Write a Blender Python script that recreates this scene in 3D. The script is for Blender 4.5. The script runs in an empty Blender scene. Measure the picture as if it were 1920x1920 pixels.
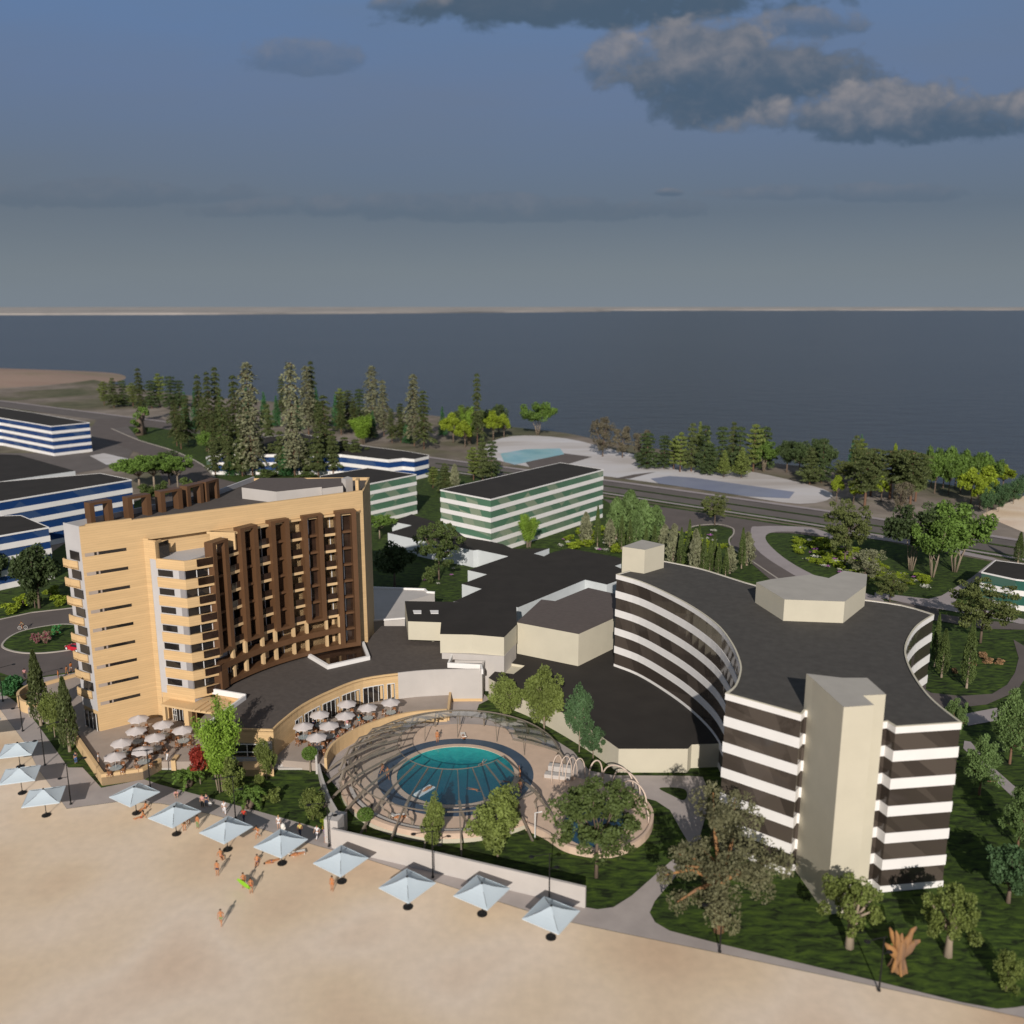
import bpy, bmesh, math, random
import numpy as np
from mathutils import Vector, Matrix
from mathutils.geometry import tessellate_polygon
R = math.radians
scene = bpy.context.scene
COL = scene.collection
# ---------------------------------------------------------------- survey: picture point on a level plane -> metres
F, HC = 1720.0, 60.0
PITCH = math.atan((960 - 574) / F)
CP, SP = math.cos(PITCH), math.sin(PITCH)
def G(u, v, z=0.0):
    x = (u - 960) / F; up = (960 - v) / F
    Y = CP + SP * up; Z = -SP + CP * up
    t = (z - HC) / Z
    return (x * t, Y * t)
def GL(pts, z=0.0): return [G(u, v, z) for u, v in pts]
def ztop(v, X, Y):
    up = (960 - v) / F
    return HC + (up * Y * CP - Y * SP) / (CP + up * SP)
def depth(X, Y, Z): return Y * CP - (Z - HC) * SP
def smooth(pts, n=6, closed=False):
    out = []; N = len(pts)
    for i in range(N if closed else N - 1):
        g = lambda k: np.array(pts[k % N] if closed else pts[max(0, min(N - 1, k))], float)
        p0, p1, p2, p3 = g(i - 1), g(i), g(i + 1), g(i + 2)
        for j in range(n):
            t = j / n
            q = .5 * ((2 * p1) + (p2 - p0) * t + (2 * p0 - 5 * p1 + 4 * p2 - p3) * t * t + (3 * p1 - p0 - 3 * p2 + p3) * t ** 3)
            out.append(tuple(q))
    if not closed: out.append(tuple(pts[-1]))
    return out
def circle(c, r, n=64, a0=0, a1=360):
    full = abs(a1 - a0) >= 360
    m = n if full else n + 1
    return [(c[0] + r * math.cos(R(a0 + (a1 - a0) * i / n)), c[1] + r * math.sin(R(a0 + (a1 - a0) * i / n))) for i in range(m)]
def offset(path, d, closed=False):
    """path moved d to its left"""
    N = len(path); out = []
    for i in range(N):
        p = Vector(path[i][:2])
        a = Vector(path[(i - 1) % N][:2]) if (closed or i > 0) else None
        b = Vector(path[(i + 1) % N][:2]) if (closed or i < N - 1) else None
        ds = []
        if a is not None: ds.append((p - a).normalized())
        if b is not None: ds.append((b - p).normalized())
        ns = [Vector((-q.y, q.x)) for q in ds]
        if len(ns) == 2:
            m = ns[0] + ns[1]
            if m.length < 1e-4: m = ns[0]
            m.normalize(); k = d / max(.35, m.dot(ns[0]))
        else: m = ns[0]; k = d
        out.append((p.x + m.x * k, p.y + m.y * k))
    return out
def ccw(poly):
    s = sum(poly[i][0] * poly[(i + 1) % len(poly)][1] - poly[(i + 1) % len(poly)][0] * poly[i][1] for i in range(len(poly)))
    return list(poly) if s > 0 else list(poly)[::-1]
def lerp(a, b, t): return tuple(a[i] + (b[i] - a[i]) * t for i in range(len(a)))
def sub(path, t0, t1, n=8):
    """piece of a polyline between two fractions of its length"""
    P = [Vector(p[:2]) for p in path]; L = [0]
    for i in range(1, len(P)): L.append(L[-1] + (P[i] - P[i - 1]).length)
    def at(t):
        s = t * L[-1]
        for i in range(1, len(P)):
            if s <= L[i] + 1e-9:
                k = (s - L[i - 1]) / max(1e-9, L[i] - L[i - 1]); return tuple(P[i - 1].lerp(P[i], k))
        return tuple(P[-1])
    return [at(t0 + (t1 - t0) * i / n) for i in range(n + 1)]
class MB:
    def __init__(s): s.v = []; s.f = []; s.m = []; s.cur = 0
    def add(s, vs, fs):
        b = len(s.v); s.v += [tuple(map(float, p)) for p in vs]
        for f in fs: s.f.append(tuple(i + b for i in f)); s.m.append(s.cur)
        return s
    def box(s, x, y, z, sx, sy, sz, rot=0):
        """centre x,y, underside z"""
        c, n = math.cos(rot), math.sin(rot); vs = []
        for k in (z, z + sz):
            for dx, dy in ((-1, -1), (1, -1), (1, 1), (-1, 1)):
                a, b = dx * sx / 2, dy * sy / 2
                vs.append((x + a * c - b * n, y + a * n + b * c, k))
        return s.add(vs, [(3, 2, 1, 0), (4, 5, 6, 7), (0, 1, 5, 4), (1, 2, 6, 5), (2, 3, 7, 6), (3, 0, 4, 7)])
    def cap(s, poly, z, flip=False):
        poly = ccw(poly)
        tris = tessellate_polygon([[Vector((p[0], p[1], 0)) for p in poly]])
        out = []
        for t in tris:
            a, b, c = [Vector(poly[i][:2]) for i in t]
            up = (b.x - a.x) * (c.y - a.y) - (b.y - a.y) * (c.x - a.x) > 0
            if flip: up = not up
            out.append(tuple(t) if up else tuple(t[::-1]))
        return s.add([(p[0], p[1], z) for p in poly], out)
    def prism(s, poly, z0, z1, top=True, bottom=False):
        poly = ccw(poly); n = len(poly)
        s.add([(p[0], p[1], z0) for p in poly] + [(p[0], p[1], z1) for p in poly],
              [(i, (i + 1) % n, n + (i + 1) % n, n + i) for i in range(n)])
        if top: s.cap(poly, z1)
        if bottom: s.cap(poly, z0, True)
        return s
    def wall(s, path, z0, z1, th, closed=False):
        """wall along a path, thickness th to the left of it"""
        o = offset(path, th, closed); n = len(path); vs = []
        for p, q in zip(path, o): vs += [(p[0], p[1], z0), (p[0], p[1], z1), (q[0], q[1], z1), (q[0], q[1], z0)]
        fs = []
        for i in range(n if closed else n - 1):
            a, b = 4 * i, 4 * ((i + 1) % n)
            for k in range(4): fs.append((a + k, b + k, b + (k + 1) % 4, a + (k + 1) % 4))
        if not closed: fs += [(0, 1, 2, 3), tuple(4 * (n - 1) + k for k in (3, 2, 1, 0))]
        return s.add(vs, fs)
    def tube(s, pts, r, n=6, ends=True):
        P = [Vector(p) for p in pts]; rr = r if isinstance(r, (list, tuple)) else [r] * len(P); vs = []; last = None
        for i, p in enumerate(P):
            d = (P[min(i + 1, len(P) - 1)] - P[max(i - 1, 0)]).normalized()
            if last is None: a = d.orthogonal().normalized()
            else:
                a = last - d * last.dot(d)
                a = a.normalized() if a.length > 1e-5 else d.orthogonal().normalized()
            last = a; b = d.cross(a)
            for k in range(n):
                t = 2 * math.pi * k / n
                vs.append(p + (a * math.cos(t) + b * math.sin(t)) * rr[i])
        fs = []
        for i in range(len(P) - 1):
            for k in range(n): fs.append((i * n + k, i * n + (k + 1) % n, (i + 1) * n + (k + 1) % n, (i + 1) * n + k))
        if ends: fs += [tuple(range(n))[::-1], tuple((len(P) - 1) * n + k for k in range(n))]
        return s.add(vs, fs)
    def lathe(s, prof, c=(0, 0, 0), n=24, a0=0, a1=360):
        full = abs(a1 - a0) >= 360; m = n if full else n + 1; vs = []
        for r, z in prof:
            for k in range(m):
                t = R(a0 + (a1 - a0) * k / n); vs.append((c[0] + r * math.cos(t), c[1] + r * math.sin(t), c[2] + z))
        fs = []
        for i in range(len(prof) - 1):
            for k in range(n):
                k2 = (k + 1) % m
                fs.append((i * m + k, i * m + k2, (i + 1) * m + k2, (i + 1) * m + k))
        return s.add(vs, fs)
    def ball(s, c, r, sc=(1, 1, 1), n=12, m=8):
        prof = [(math.sin(math.pi * i / m), -math.cos(math.pi * i / m)) for i in range(m + 1)]
        b = len(s.v); s.lathe(prof, (0, 0, 0), n)
        for i in range(b, len(s.v)):
            x, y, z = s.v[i]; s.v[i] = (c[0] + x * r * sc[0], c[1] + y * r * sc[1], c[2] + z * r * sc[2])
        return s
    def shift(s, d):
        s.v = [(x + d[0], y + d[1], z + d[2]) for x, y, z in s.v]; return s
    def mesh(s, name, mats, smooth_=False):
        me = bpy.data.meshes.new(name); me.from_pydata(s.v, [], s.f)
        for m in (mats if isinstance(mats, (list, tuple)) else [mats]): me.materials.append(m)
        if any(s.m): me.polygons.foreach_set('material_index', s.m)
        if smooth_: me.polygons.foreach_set('use_smooth', [True] * len(s.f))
        me.update(); return me
    def build(s, name, mats, parent=None, smooth_=False):
        return link(name, s.mesh(name, mats, smooth_), parent)
def link(name, me, parent=None):
    o = bpy.data.objects.new(name, me); COL.objects.link(o)
    if parent is not None: o.parent = parent
    return o
def tag(o, label=None, cat=None, group=None, kind=None):
    if label: o['label'] = label
    if cat: o['category'] = cat
    if group: o['group'] = group
    if kind: o['kind'] = kind
    return o
def thing(name, label, cat, loc=(0, 0, 0), rz=0, group=None):
    o = bpy.data.objects.new(name, None); COL.objects.link(o)
    o.location = loc; o.rotation_euler = (0, 0, rz); o.empty_display_size = .3
    return tag(o, label, cat, group)
KIDS = {}
def kids(o): return [c for c in o.children]
def dup(root, loc, rz=0, scale=None, label=None, group=None):
    r = root.copy(); COL.objects.link(r); r.location = loc; r.rotation_euler = (0, 0, rz)
    if scale is not None: r.scale = scale
    if label: r['label'] = label
    if group: r['group'] = group
    elif 'group' in r and group == '': del r['group']
    for ch in root.children:
        c = ch.copy(); COL.objects.link(c); c.parent = r
        for g in ch.children:
            d = g.copy(); COL.objects.link(d); d.parent = c
    return r
def struct(name, mb, mat, label=None):
    o = mb.build(name, mat); o['kind'] = 'structure'
    if label: o['label'] = label
    return o
# ---------------------------------------------------------------- materials
def mat(name, col, rough=.8, var=.12, scale=.6, spec=.3, bump=0, metal=0, col2=None, detail=6, rand=0, stretch=None, coord='Object', trans=0):
    m = bpy.data.materials.new(name); m.use_nodes = True
    nt = m.node_tree; N = nt.nodes; L = nt.links; b = N['Principled BSDF']
    b.inputs['Roughness'].default_value = rough; b.inputs['Metallic'].default_value = metal
    b.inputs['Specular IOR Level'].default_value = spec
    tc = N.new('ShaderNodeTexCoord'); src = tc.outputs[coord]
    if coord == 'World':
        pass
    if stretch:
        mp = N.new('ShaderNodeMapping'); mp.inputs['Scale'].default_value = stretch; L.new(src, mp.inputs[0]); src = mp.outputs[0]
    nz = N.new('ShaderNodeTexNoise'); nz.inputs['Scale'].default_value = scale; nz.inputs['Detail'].default_value = detail; nz.inputs['Roughness'].default_value = .6
    L.new(src, nz.inputs['Vector'])
    mx = N.new('ShaderNodeMix'); mx.data_type = 'RGBA'
    c2 = col2 if col2 else tuple(c * (1 + var) for c in col)
    c1 = col if col2 else tuple(c * (1 - var) for c in col)
    mx.inputs[6].default_value = (*c1, 1); mx.inputs[7].default_value = (*c2, 1)
    rp = N.new('ShaderNodeValToRGB'); rp.color_ramp.elements[0].position = .32; rp.color_ramp.elements[1].position = .68
    L.new(nz.outputs['Fac'], rp.inputs[0]); L.new(rp.outputs[0], mx.inputs[0])
    out = mx.outputs[2]
    if rand:
        oi = N.new('ShaderNodeObjectInfo'); hs = N.new('ShaderNodeHueSaturation')
        mr = N.new('ShaderNodeMapRange'); mr.inputs[3].default_value = 1 - rand; mr.inputs[4].default_value = 1 + rand
        L.new(oi.outputs['Random'], mr.inputs[0]); L.new(mr.outputs[0], hs.inputs['Value'])
        L.new(out, hs.inputs['Color']); out = hs.outputs[0]
    L.new(out, b.inputs['Base Color'])
    if bump:
        bp = N.new('ShaderNodeBump'); bp.inputs['Strength'].default_value = bump; bp.inputs['Distance'].default_value = .05
        n2 = N.new('ShaderNodeTexNoise'); n2.inputs['Scale'].default_value = scale * 6; n2.inputs['Detail'].default_value = 5
        L.new(src, n2.inputs['Vector']); L.new(n2.outputs['Fac'], bp.inputs['Height']); L.new(bp.outputs[0], b.inputs['Normal'])
    if trans:
        tr = N.new('ShaderNodeBsdfTranslucent'); ms = N.new('ShaderNodeMixShader'); ms.inputs[0].default_value = trans
        L.new(out, tr.inputs[0]); L.new(b.outputs[0], ms.inputs[1]); L.new(tr.outputs[0], ms.inputs[2])
        L.new(ms.outputs[0], N['Material Output'].inputs[0])
    return m
def boards(name, col, pitch=.34, rough=.75, dark=.8):
    """cladding boards with thin shadow gaps in real height"""
    m = mat(name, col, rough, .05, .35, stretch=(1, 1, 6)); N = m.node_tree.nodes; L = m.node_tree.links; b = N['Principled BSDF']
    g = N.new('ShaderNodeTexCoord'); sx = N.new('ShaderNodeSeparateXYZ'); L.new(g.outputs['Object'], sx.inputs[0])
    d = N.new('ShaderNodeMath'); d.operation = 'DIVIDE'; d.inputs[1].default_value = pitch; L.new(sx.outputs[2], d.inputs[0])
    fr = N.new('ShaderNodeMath'); fr.operation = 'FRACT'; L.new(d.outputs[0], fr.inputs[0])
    gt = N.new('ShaderNodeMath'); gt.operation = 'GREATER_THAN'; gt.inputs[1].default_value = .1; L.new(fr.outputs[0], gt.inputs[0])
    fl = N.new('ShaderNodeMath'); fl.operation = 'FLOOR'; L.new(d.outputs[0], fl.inputs[0])
    wn = N.new('ShaderNodeTexWhiteNoise'); wn.noise_dimensions = '1D'; L.new(fl.outputs[0], wn.inputs['W'])
    mr = N.new('ShaderNodeMapRange'); mr.inputs[3].default_value = .95; mr.inputs[4].default_value = 1.04; L.new(wn.outputs[0], mr.inputs[0])
    mr2 = N.new('ShaderNodeMapRange'); mr2.inputs[3].default_value = dark; mr2.inputs[4].default_value = 1; L.new(gt.outputs[0], mr2.inputs[0])
    mu = N.new('ShaderNodeMath'); mu.operation = 'MULTIPLY'; L.new(mr.outputs[0], mu.inputs[0]); L.new(mr2.outputs[0], mu.inputs[1])
    src = b.inputs['Base Color'].links[0].from_socket
    hs = N.new('ShaderNodeHueSaturation'); L.new(src, hs.inputs['Color']); L.new(mu.outputs[0], hs.inputs['Value']); L.new(hs.outputs[0], b.inputs['Base Color'])
    return m
def glass_wall(name, col, col2, cell=3.0, rough=.06, spec=.5, fill=.42):
    """dark glazing seen from outside: reflections and rooms behind it painted in as lighter slanted blocks"""
    m = mat(name, col, rough, .06, .15, spec=spec, detail=1); N = m.node_tree.nodes; L = m.node_tree.links; b = N['Principled BSDF']
    tc = N.new('ShaderNodeTexCoord'); cb = N.new('ShaderNodeCombineXYZ')
    for k, d in enumerate(((.62, .48, .85), (.50, -.70, .38))):
        dp = N.new('ShaderNodeVectorMath'); dp.operation = 'DOT_PRODUCT'; dp.inputs[1].default_value = tuple(q / cell for q in d); L.new(tc.outputs['Object'], dp.inputs[0])
        fl = N.new('ShaderNodeMath'); fl.operation = 'FLOOR'; L.new(dp.outputs['Value'], fl.inputs[0]); L.new(fl.outputs[0], cb.inputs[k])
    wn = N.new('ShaderNodeTexWhiteNoise'); wn.noise_dimensions = '3D'; L.new(cb.outputs[0], wn.inputs['Vector'])
    sp = N.new('ShaderNodeSeparateColor'); L.new(wn.outputs['Color'], sp.inputs[0])
    rp = N.new('ShaderNodeValToRGB'); rp.color_ramp.interpolation = 'LINEAR'
    rp.color_ramp.elements[0].position = fill; rp.color_ramp.elements[1].position = fill + .5
    L.new(sp.outputs[0], rp.inputs[0])
    mx = N.new('ShaderNodeMix'); mx.data_type = 'RGBA'
    src = b.inputs['Base Color'].links[0].from_socket
    L.new(rp.outputs[0], mx.inputs[0]); L.new(src, mx.inputs[6]); mx.inputs[7].default_value = (*col2, 1)  # lighter blocks for reflections and rooms mixed into the glass colour
    L.new(mx.outputs[2], b.inputs['Base Color'])
    return m
def clear_glass(name, tint, alpha=.25, rough=.03):
    m = bpy.data.materials.new(name); m.use_nodes = True; nt = m.node_tree; N = nt.nodes; L = nt.links
    N.remove(N['Principled BSDF'])
    t = N.new('ShaderNodeBsdfTransparent'); t.inputs[0].default_value = (*tint, 1)
    g = N.new('ShaderNodeBsdfGlossy'); g.inputs['Roughness'].default_value = rough; g.inputs[0].default_value = (.9, .95, 1, 1)
    d = N.new('ShaderNodeBsdfDiffuse'); d.inputs[0].default_value = (.5, .52, .5, 1)
    fc = N.new('ShaderNodeLayerWeight'); fc.inputs[0].default_value = .5
    pw = N.new('ShaderNodeMath'); pw.operation = 'POWER'; pw.inputs[1].default_value = 4.0; L.new(fc.outputs['Facing'], pw.inputs[0])
    lw = N.new('ShaderNodeMapRange'); lw.inputs[3].default_value = .03; lw.inputs[4].default_value = .7; L.new(pw.outputs[0], lw.inputs[0])
    m1 = N.new('ShaderNodeMixShader'); L.new(lw.outputs[0], m1.inputs[0]); L.new(t.outputs[0], m1.inputs[1]); L.new(g.outputs[0], m1.inputs[2])
    m2 = N.new('ShaderNodeMixShader'); m2.inputs[0].default_value = alpha; L.new(m1.outputs[0], m2.inputs[1]); L.new(d.outputs[0], m2.inputs[2])
    L.new(m2.outputs[0], N['Material Output'].inputs[0]); return m
M = {}
M['beige'] = boards('beige_cladding', (.60, .415, .220))
M['beige_plain'] = mat('beige_render', (.60, .42, .23), .8, .05, .4)
M['cream'] = mat('cream_render', (.54, .50, .40), .85, .04, .25)
M['white'] = mat('white_render', (.77, .75, .74), .7, .03, .3)
M['offwhite'] = mat('offwhite_render', (.47, .44, .42), .8, .05, .3)
M['paleblue'] = mat('pale_blue_render', (.55, .58, .60), .8, .05, .3)
M['greywhite'] = mat('grey_render', (.46, .45, .46), .8, .04, .4)
M['panel_grey'] = mat('grey_panel', (.25, .24, .25), .6, .08, .4)
M['brown'] = mat('brown_metal', (.115, .058, .028), .5, .12, .5, spec=.4, stretch=(1, 1, .3))
M['brown_dark'] = mat('dark_brown_panel', (.055, .028, .015), .5, .2, .6)
M['brownglass'] = mat('brown_glass', (.030, .017, .012), .08, .4, .5, spec=.6)
M['roof_black'] = mat('black_roofing', (.030, .026, .023), .9, .15, .25)
M['roof_grey'] = mat('grey_roofing', (.092, .078, .071), .9, .12, 1.2, bump=.2)
M['roof_brown'] = mat('brown_roofing', (.115, .094, .087), .9, .16, 2.5, stretch=(.5, 2.5, 1), bump=.2)
M['roof_dark'] = mat('dark_roofing', (.070, .065, .060), .9, .14, 1.0, bump=.2)
M['glass_brown'] = glass_wall('smoked_glazing', (.050, .040, .034), (.085, .069, .058), 2.6)
M['glass_green'] = glass_wall('green_glazing', (.085, .175, .115), (.26, .30, .22), 3.2, fill=.5)
M['glass_blue'] = glass_wall('blue_glazing', (.012, .045, .16), (.05, .09, .19), 3.5, .04, .6, fill=.5)
M['glass_teal'] = glass_wall('teal_glazing', (.03, .10, .08), (.10, .16, .13), 4.0)
M['glass_dark'] = glass_wall('dark_glazing', (.018, .016, .016), (.07, .055, .04), 1.5, fill=.6)
M['frame_white'] = mat('white_frame', (.72, .72, .72), .5, .02)
M['asphalt'] = mat('asphalt', (.125, .105, .099), .9, .10, .18, bump=.15)
M['asphalt_far'] = mat('road_asphalt', (.135, .118, .112), .9, .12, .12)
M['paving'] = mat('grey_paving', (.39, .345, .33), .85, .10, .25, bump=.1)
M['path'] = mat('path_paving', (.34, .30, .305), .85, .08, .2)
M['terrace'] = mat('terrace_paving', (.36, .30, .26), .8, .08, .35)
M['kerb'] = mat('kerb_stone', (.42, .38, .34), .85, .1, .4)
M['deck'] = mat('pool_deck_tile', (.60, .45, .35), .7, .07, .6)
M['navy'] = mat('navy_tile', (.055, .085, .130), .35, .12, .6)
M['rib'] = mat('taupe_rib', (.18, .15, .12), .6, .1, .5)
M['arch'] = mat('pale_arch_tube', (.62, .50, .42), .5, .05)
M['black'] = mat('black_metal', (.012, .012, .013), .5, .2, 2)
M['canvas'] = mat('blue_white_canvas', (.60, .69, .76), .8, .03, .4, trans=.12)
M['canvas2'] = mat('pale_canvas', (.62, .57, .56), .8, .05, .8, trans=.12)
M['tableglass'] = mat('table_glass', (.30, .36, .39), .12, .1, 1, spec=.6)
M['wicker'] = mat('brown_wicker', (.22, .10, .045), .7, .25, 8)
M['cushion'] = mat('white_cushion', (.75, .72, .68), .8, .04)
M['bark'] = mat('grey_bark', (.17, .125, .095), .9, .3, 3, bump=.4, stretch=(1, 1, .3))
M['bark_red'] = mat('reddish_bark', (.20, .115, .075), .9, .3, 3, bump=.4, stretch=(1, 1, .3))
M['bark_pale'] = mat('pale_bark', (.30, .24, .18), .9, .25, 3, stretch=(1, 1, .3))
M['bark_orange'] = mat('orange_bark', (.38, .19, .065), .85, .35, 2.5, bump=.5, col2=(.16, .10, .07), stretch=(1, 1, .25))
def leafm(name, c, var=.35, rand=.12):
    c = tuple(min(.5, q * 1.55) for q in c); return mat(name, c, .6, var, 1.1, spec=.25, rand=rand, trans=.22, detail=3)
LEAF = dict(dark=(.042, .062, .023), mid=(.062, .086, .025), fresh=(.085, .140, .028), yellow=(.155, .20, .018), pale=(.145, .150, .088),
            grey=(.105, .092, .062), olive=(.082, .098, .031), lime=(.14, .22, .03), red=(.22, .030, .020), blue=(.056, .102, .043), sage=(.090, .138, .046), greyolive=(.105, .104, .056), pine=(.062, .078, .027),
            emerald=(.035, .105, .035), khaki=(.112, .140, .036), straw=(.24, .15, .08), pink=(.24, .07, .10), mint=(.06, .24, .08))
for k, c in LEAF.items(): M['leaf_' + k] = leafm('foliage_' + k, c)
# ================================================================ ground, water, roads
def rampmat(name, stops, scale, detail=8, rough=.9, distort=0, stretch=None, second=None, bump=0):
    m = mat(name, (.5, .5, .5), rough, .1, scale, bump=bump, detail=detail, stretch=stretch)
    N = m.node_tree.nodes; L = m.node_tree.links; b = N['Principled BSDF']
    nz = [n for n in N if n.bl_idname == 'ShaderNodeTexNoise'][0]; nz.inputs['Distortion'].default_value = distort
    rp = N.new('ShaderNodeValToRGB'); el = rp.color_ramp.elements
    while len(el) < len(stops): el.new(.5)
    for e, (p, c) in zip(el, stops): e.position = p; e.color = (*c, 1)
    L.new(nz.outputs['Fac'], rp.inputs[0]); out = rp.outputs[0]
    if second:
        sc, lo, hi, st = second
        n2 = N.new('ShaderNodeTexNoise'); n2.inputs['Scale'].default_value = sc; n2.inputs['Detail'].default_value = 6
        tc = N.new('ShaderNodeTexCoord'); src = tc.outputs['Object']
        if st:
            mp = N.new('ShaderNodeMapping'); mp.inputs['Scale'].default_value = st; L.new(src, mp.inputs[0]); src = mp.outputs[0]
        L.new(src, n2.inputs['Vector'])
        mr = N.new('ShaderNodeMapRange'); mr.inputs[1].default_value = .3; mr.inputs[2].default_value = .7; mr.inputs[3].default_value = lo; mr.inputs[4].default_value = hi
        L.new(n2.outputs['Fac'], mr.inputs[0])
        hs = N.new('ShaderNodeHueSaturation'); L.new(out, hs.inputs['Color']); L.new(mr.outputs[0], hs.inputs['Value']); out = hs.outputs[0]
    L.new(out, b.inputs['Base Color']); return m
M['sand'] = rampmat('beach_sand', [(.28, (.60, .43, .295)), (.45, (.72, .57, .415)), (.58, (.76, .63, .51)), (.75, (.65, .485, .355))], .050, 1, .95, 0, second=(.9, .95, 1.05, None))
M['land'] = rampmat('coastal_ground', [(.30, (.06, .075, .03)), (.43, (.13, .12, .075)), (.53, (.20, .165, .135)), (.63, (.27, .23, .20)), (.75, (.09, .10, .04))], .012, 9, .95, .8, second=(.12, .75, 1.2, None))
M['dune'] = rampmat('bare_hill_soil', [(.3, (.27, .185, .145)), (.5, (.32, .23, .185)), (.62, (.25, .20, .14)), (.75, (.38, .29, .24))], .02, 8, .95, .5, stretch=(.4, 1, 1))
M['lawn'] = rampmat('lawn_grass', [(.36, (.008, .015, .003)), (.5, (.034, .062, .009)), (.66, (.070, .116, .013))], 1.0, 6, .95, .6, stretch=(.55, 1.5, 1), second=(.06, .85, 1.08, None), bump=.6)
M['whitesand'] = rampmat('pale_resort_ground', [(.3, (.42, .38, .36)), (.5, (.56, .53, .53)), (.62, (.60, .59, .62)), (.75, (.33, .29, .27))], .03, 8, .9, .5, stretch=(.6, 1.6, 1))
M['shallow'] = rampmat('shallow_pool_floor', [(.3, (.22, .24, .34)), (.6, (.28, .30, .40)), (.75, (.34, .36, .45))], .05, 5, .35)
M['shallow2'] = rampmat('turquoise_pool_floor', [(.3, (.20, .42, .50)), (.5, (.32, .55, .60)), (.7, (.45, .55, .62))], .07, 5, .3)
M['farshore'] = rampmat('far_beach', [(.34, (.17, .17, .17)), (.52, (.36, .33, .31)), (.66, (.46, .42, .39)), (.8, (.20, .19, .18))], .0016, 10, .95, stretch=(.6, .6, 1))
# sea
def sea_mat():
    m = mat('sea_water', (.036, .035, .032), .22, .12, .004, spec=.29, stretch=(.35, 1, 1))
    N = m.node_tree.nodes; L = m.node_tree.links; b = N['Principled BSDF']
    tc = N.new('ShaderNodeTexCoord'); mp = N.new('ShaderNodeMapping'); mp.inputs['Scale'].default_value = (.5, 1, 1); L.new(tc.outputs['Object'], mp.inputs[0])
    hsum = None
    for sc, w in ((.09, 1.0), (.35, .5)):
        n = N.new('ShaderNodeTexNoise'); n.inputs['Scale'].default_value = sc; n.inputs['Detail'].default_value = 5; L.new(mp.outputs[0], n.inputs['Vector'])
        k = N.new('ShaderNodeMath'); k.operation = 'MULTIPLY'; k.inputs[1].default_value = w; L.new(n.outputs['Fac'], k.inputs[0])
        if hsum is None: hsum = k
        else:
            a = N.new('ShaderNodeMath'); a.operation = 'ADD'; L.new(hsum.outputs[0], a.inputs[0]); L.new(k.outputs[0], a.inputs[1]); hsum = a
    bp = N.new('ShaderNodeBump'); bp.inputs['Strength'].default_value = .9; bp.inputs['Distance'].default_value = 1.2
    L.new(hsum.outputs[0], bp.inputs['Height']); L.new(bp.outputs[0], b.inputs['Normal']); return m
M['sea'] = sea_mat()
struct('water', MB().cap([(-40000, -60), (40000, -60), (40000, 60000), (-40000, 60000)], -2.0), M['sea'])
shore = smooth(GL([(-420, 668), (-200, 676), (0, 692), (80, 697), (140, 704), (190, 715), (300, 735), (420, 747), (510, 753), (650, 766), (810, 779), (900, 793), (965, 801), (1060, 812), (1150, 830),
                   (1300, 850), (1450, 868), (1600, 885), (1760, 906), (1880, 926), (1990, 946), (2300, 1000)]), 5)
land = shore + [(900, 150), (900, -60), (-1500, -60), (-1500, shore[0][1])]
struct('ground', MB().prism(land, -2.5, 0), M['land'])
far = smooth([(-12000, 5400), (-3690, 6700), (-1800, 7600), (0, 9600), (1200, 11400), (1300, 13500), (6423, 14500), (14000, 16500)], 5) + [(26000, 22000), (26000, 59000), (-26000, 59000), (-26000, 6000)]
struct('far_shore', MB().prism(far, -2.5, 9), M['farshore'])
# bare hill at the left edge, a low mound
mb = MB(); n = 40; c0 = G(-60, 712); vs = []
for i in range(n + 1):
    for j in range(n + 1):
        x = -160 + 320 * i / n; y = -130 + 260 * j / n
        r = math.hypot(x / 142, y / 128); h = (1 - r * r) * 8 * (1 + .3 * math.sin(x * .02) * math.cos(y * .03)); h = max(-3.5, h if h < 5 else 5 + (h - 5) * .6)
        vs.append((x, y, h))
mb.add(vs, [(i * (n + 1) + j, (i + 1) * (n + 1) + j, (i + 1) * (n + 1) + j + 1, i * (n + 1) + j + 1) for i in range(n) for j in range(n)])
o = struct('hill', mb.shift((-492, 772, 0)), M['dune'])
# beach
prom_edge = GL([(-150, 1215), (-60, 1285), (0, 1330), (48, 1395), (70, 1440), (98, 1478), (125, 1517), (220, 1504), (300, 1507), (345, 1515), (410, 1531), (500, 1558), (600, 1588), (690, 1612), (860, 1668), (1000, 1712), (1070, 1730), (1150, 1747), (1350, 1788), (1650, 1852), (1830, 1890), (1960, 1918), (2100, 1946)])
struct('beach_sand', MB().cap(prom_edge + [(80, 30), (80, -40), (-200, -40), (-200, 120)], .03), M['sand'])
# resort lawn underlying everything between the promenade and the highway
lawn_px = [(-150, 1200), (-60, 1150), (0, 1090), (60, 1060), (150, 1000), (220, 960), (300, 915), (405, 893), (378, 872), (325, 846), (260, 826), (208, 804), (240, 800), (330, 803), (520, 830), (820, 884), (1150, 934), (1300, 957), (1550, 994), (1905, 1062), (2100, 1100), (2300, 1500), (2200, 1960)]
struct('lawn', MB().cap(GL(lawn_px) + prom_edge[::-1], .05), M['lawn'])
def road(name, px, mt, z, z0=0.0, sm=0):
    p = GL(px)
    if sm: p = smooth(p, sm, True)
    return struct(name, MB().cap(p, z), M[mt])
prom_in = [(-150, 1190), (-60, 1262), (20, 1310), (50, 1333), (75, 1365), (100, 1400), (128, 1440), (155, 1440), (190, 1478), (270, 1462), (300, 1472), (430, 1507), (560, 1543), (625, 1562), (640, 1575), (1097, 1702), (1120, 1706), (1150, 1702), (1185, 1680), (1230, 1640), (1262, 1612), (1280, 1625), (1262, 1650), (1228, 1690), (1218, 1712), (1228, 1730), (1255, 1746), (1350, 1771), (1640, 1840), (1800, 1880), (1870, 1893), (1905, 1890), (1960, 1880), (2100, 1870)]
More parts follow.
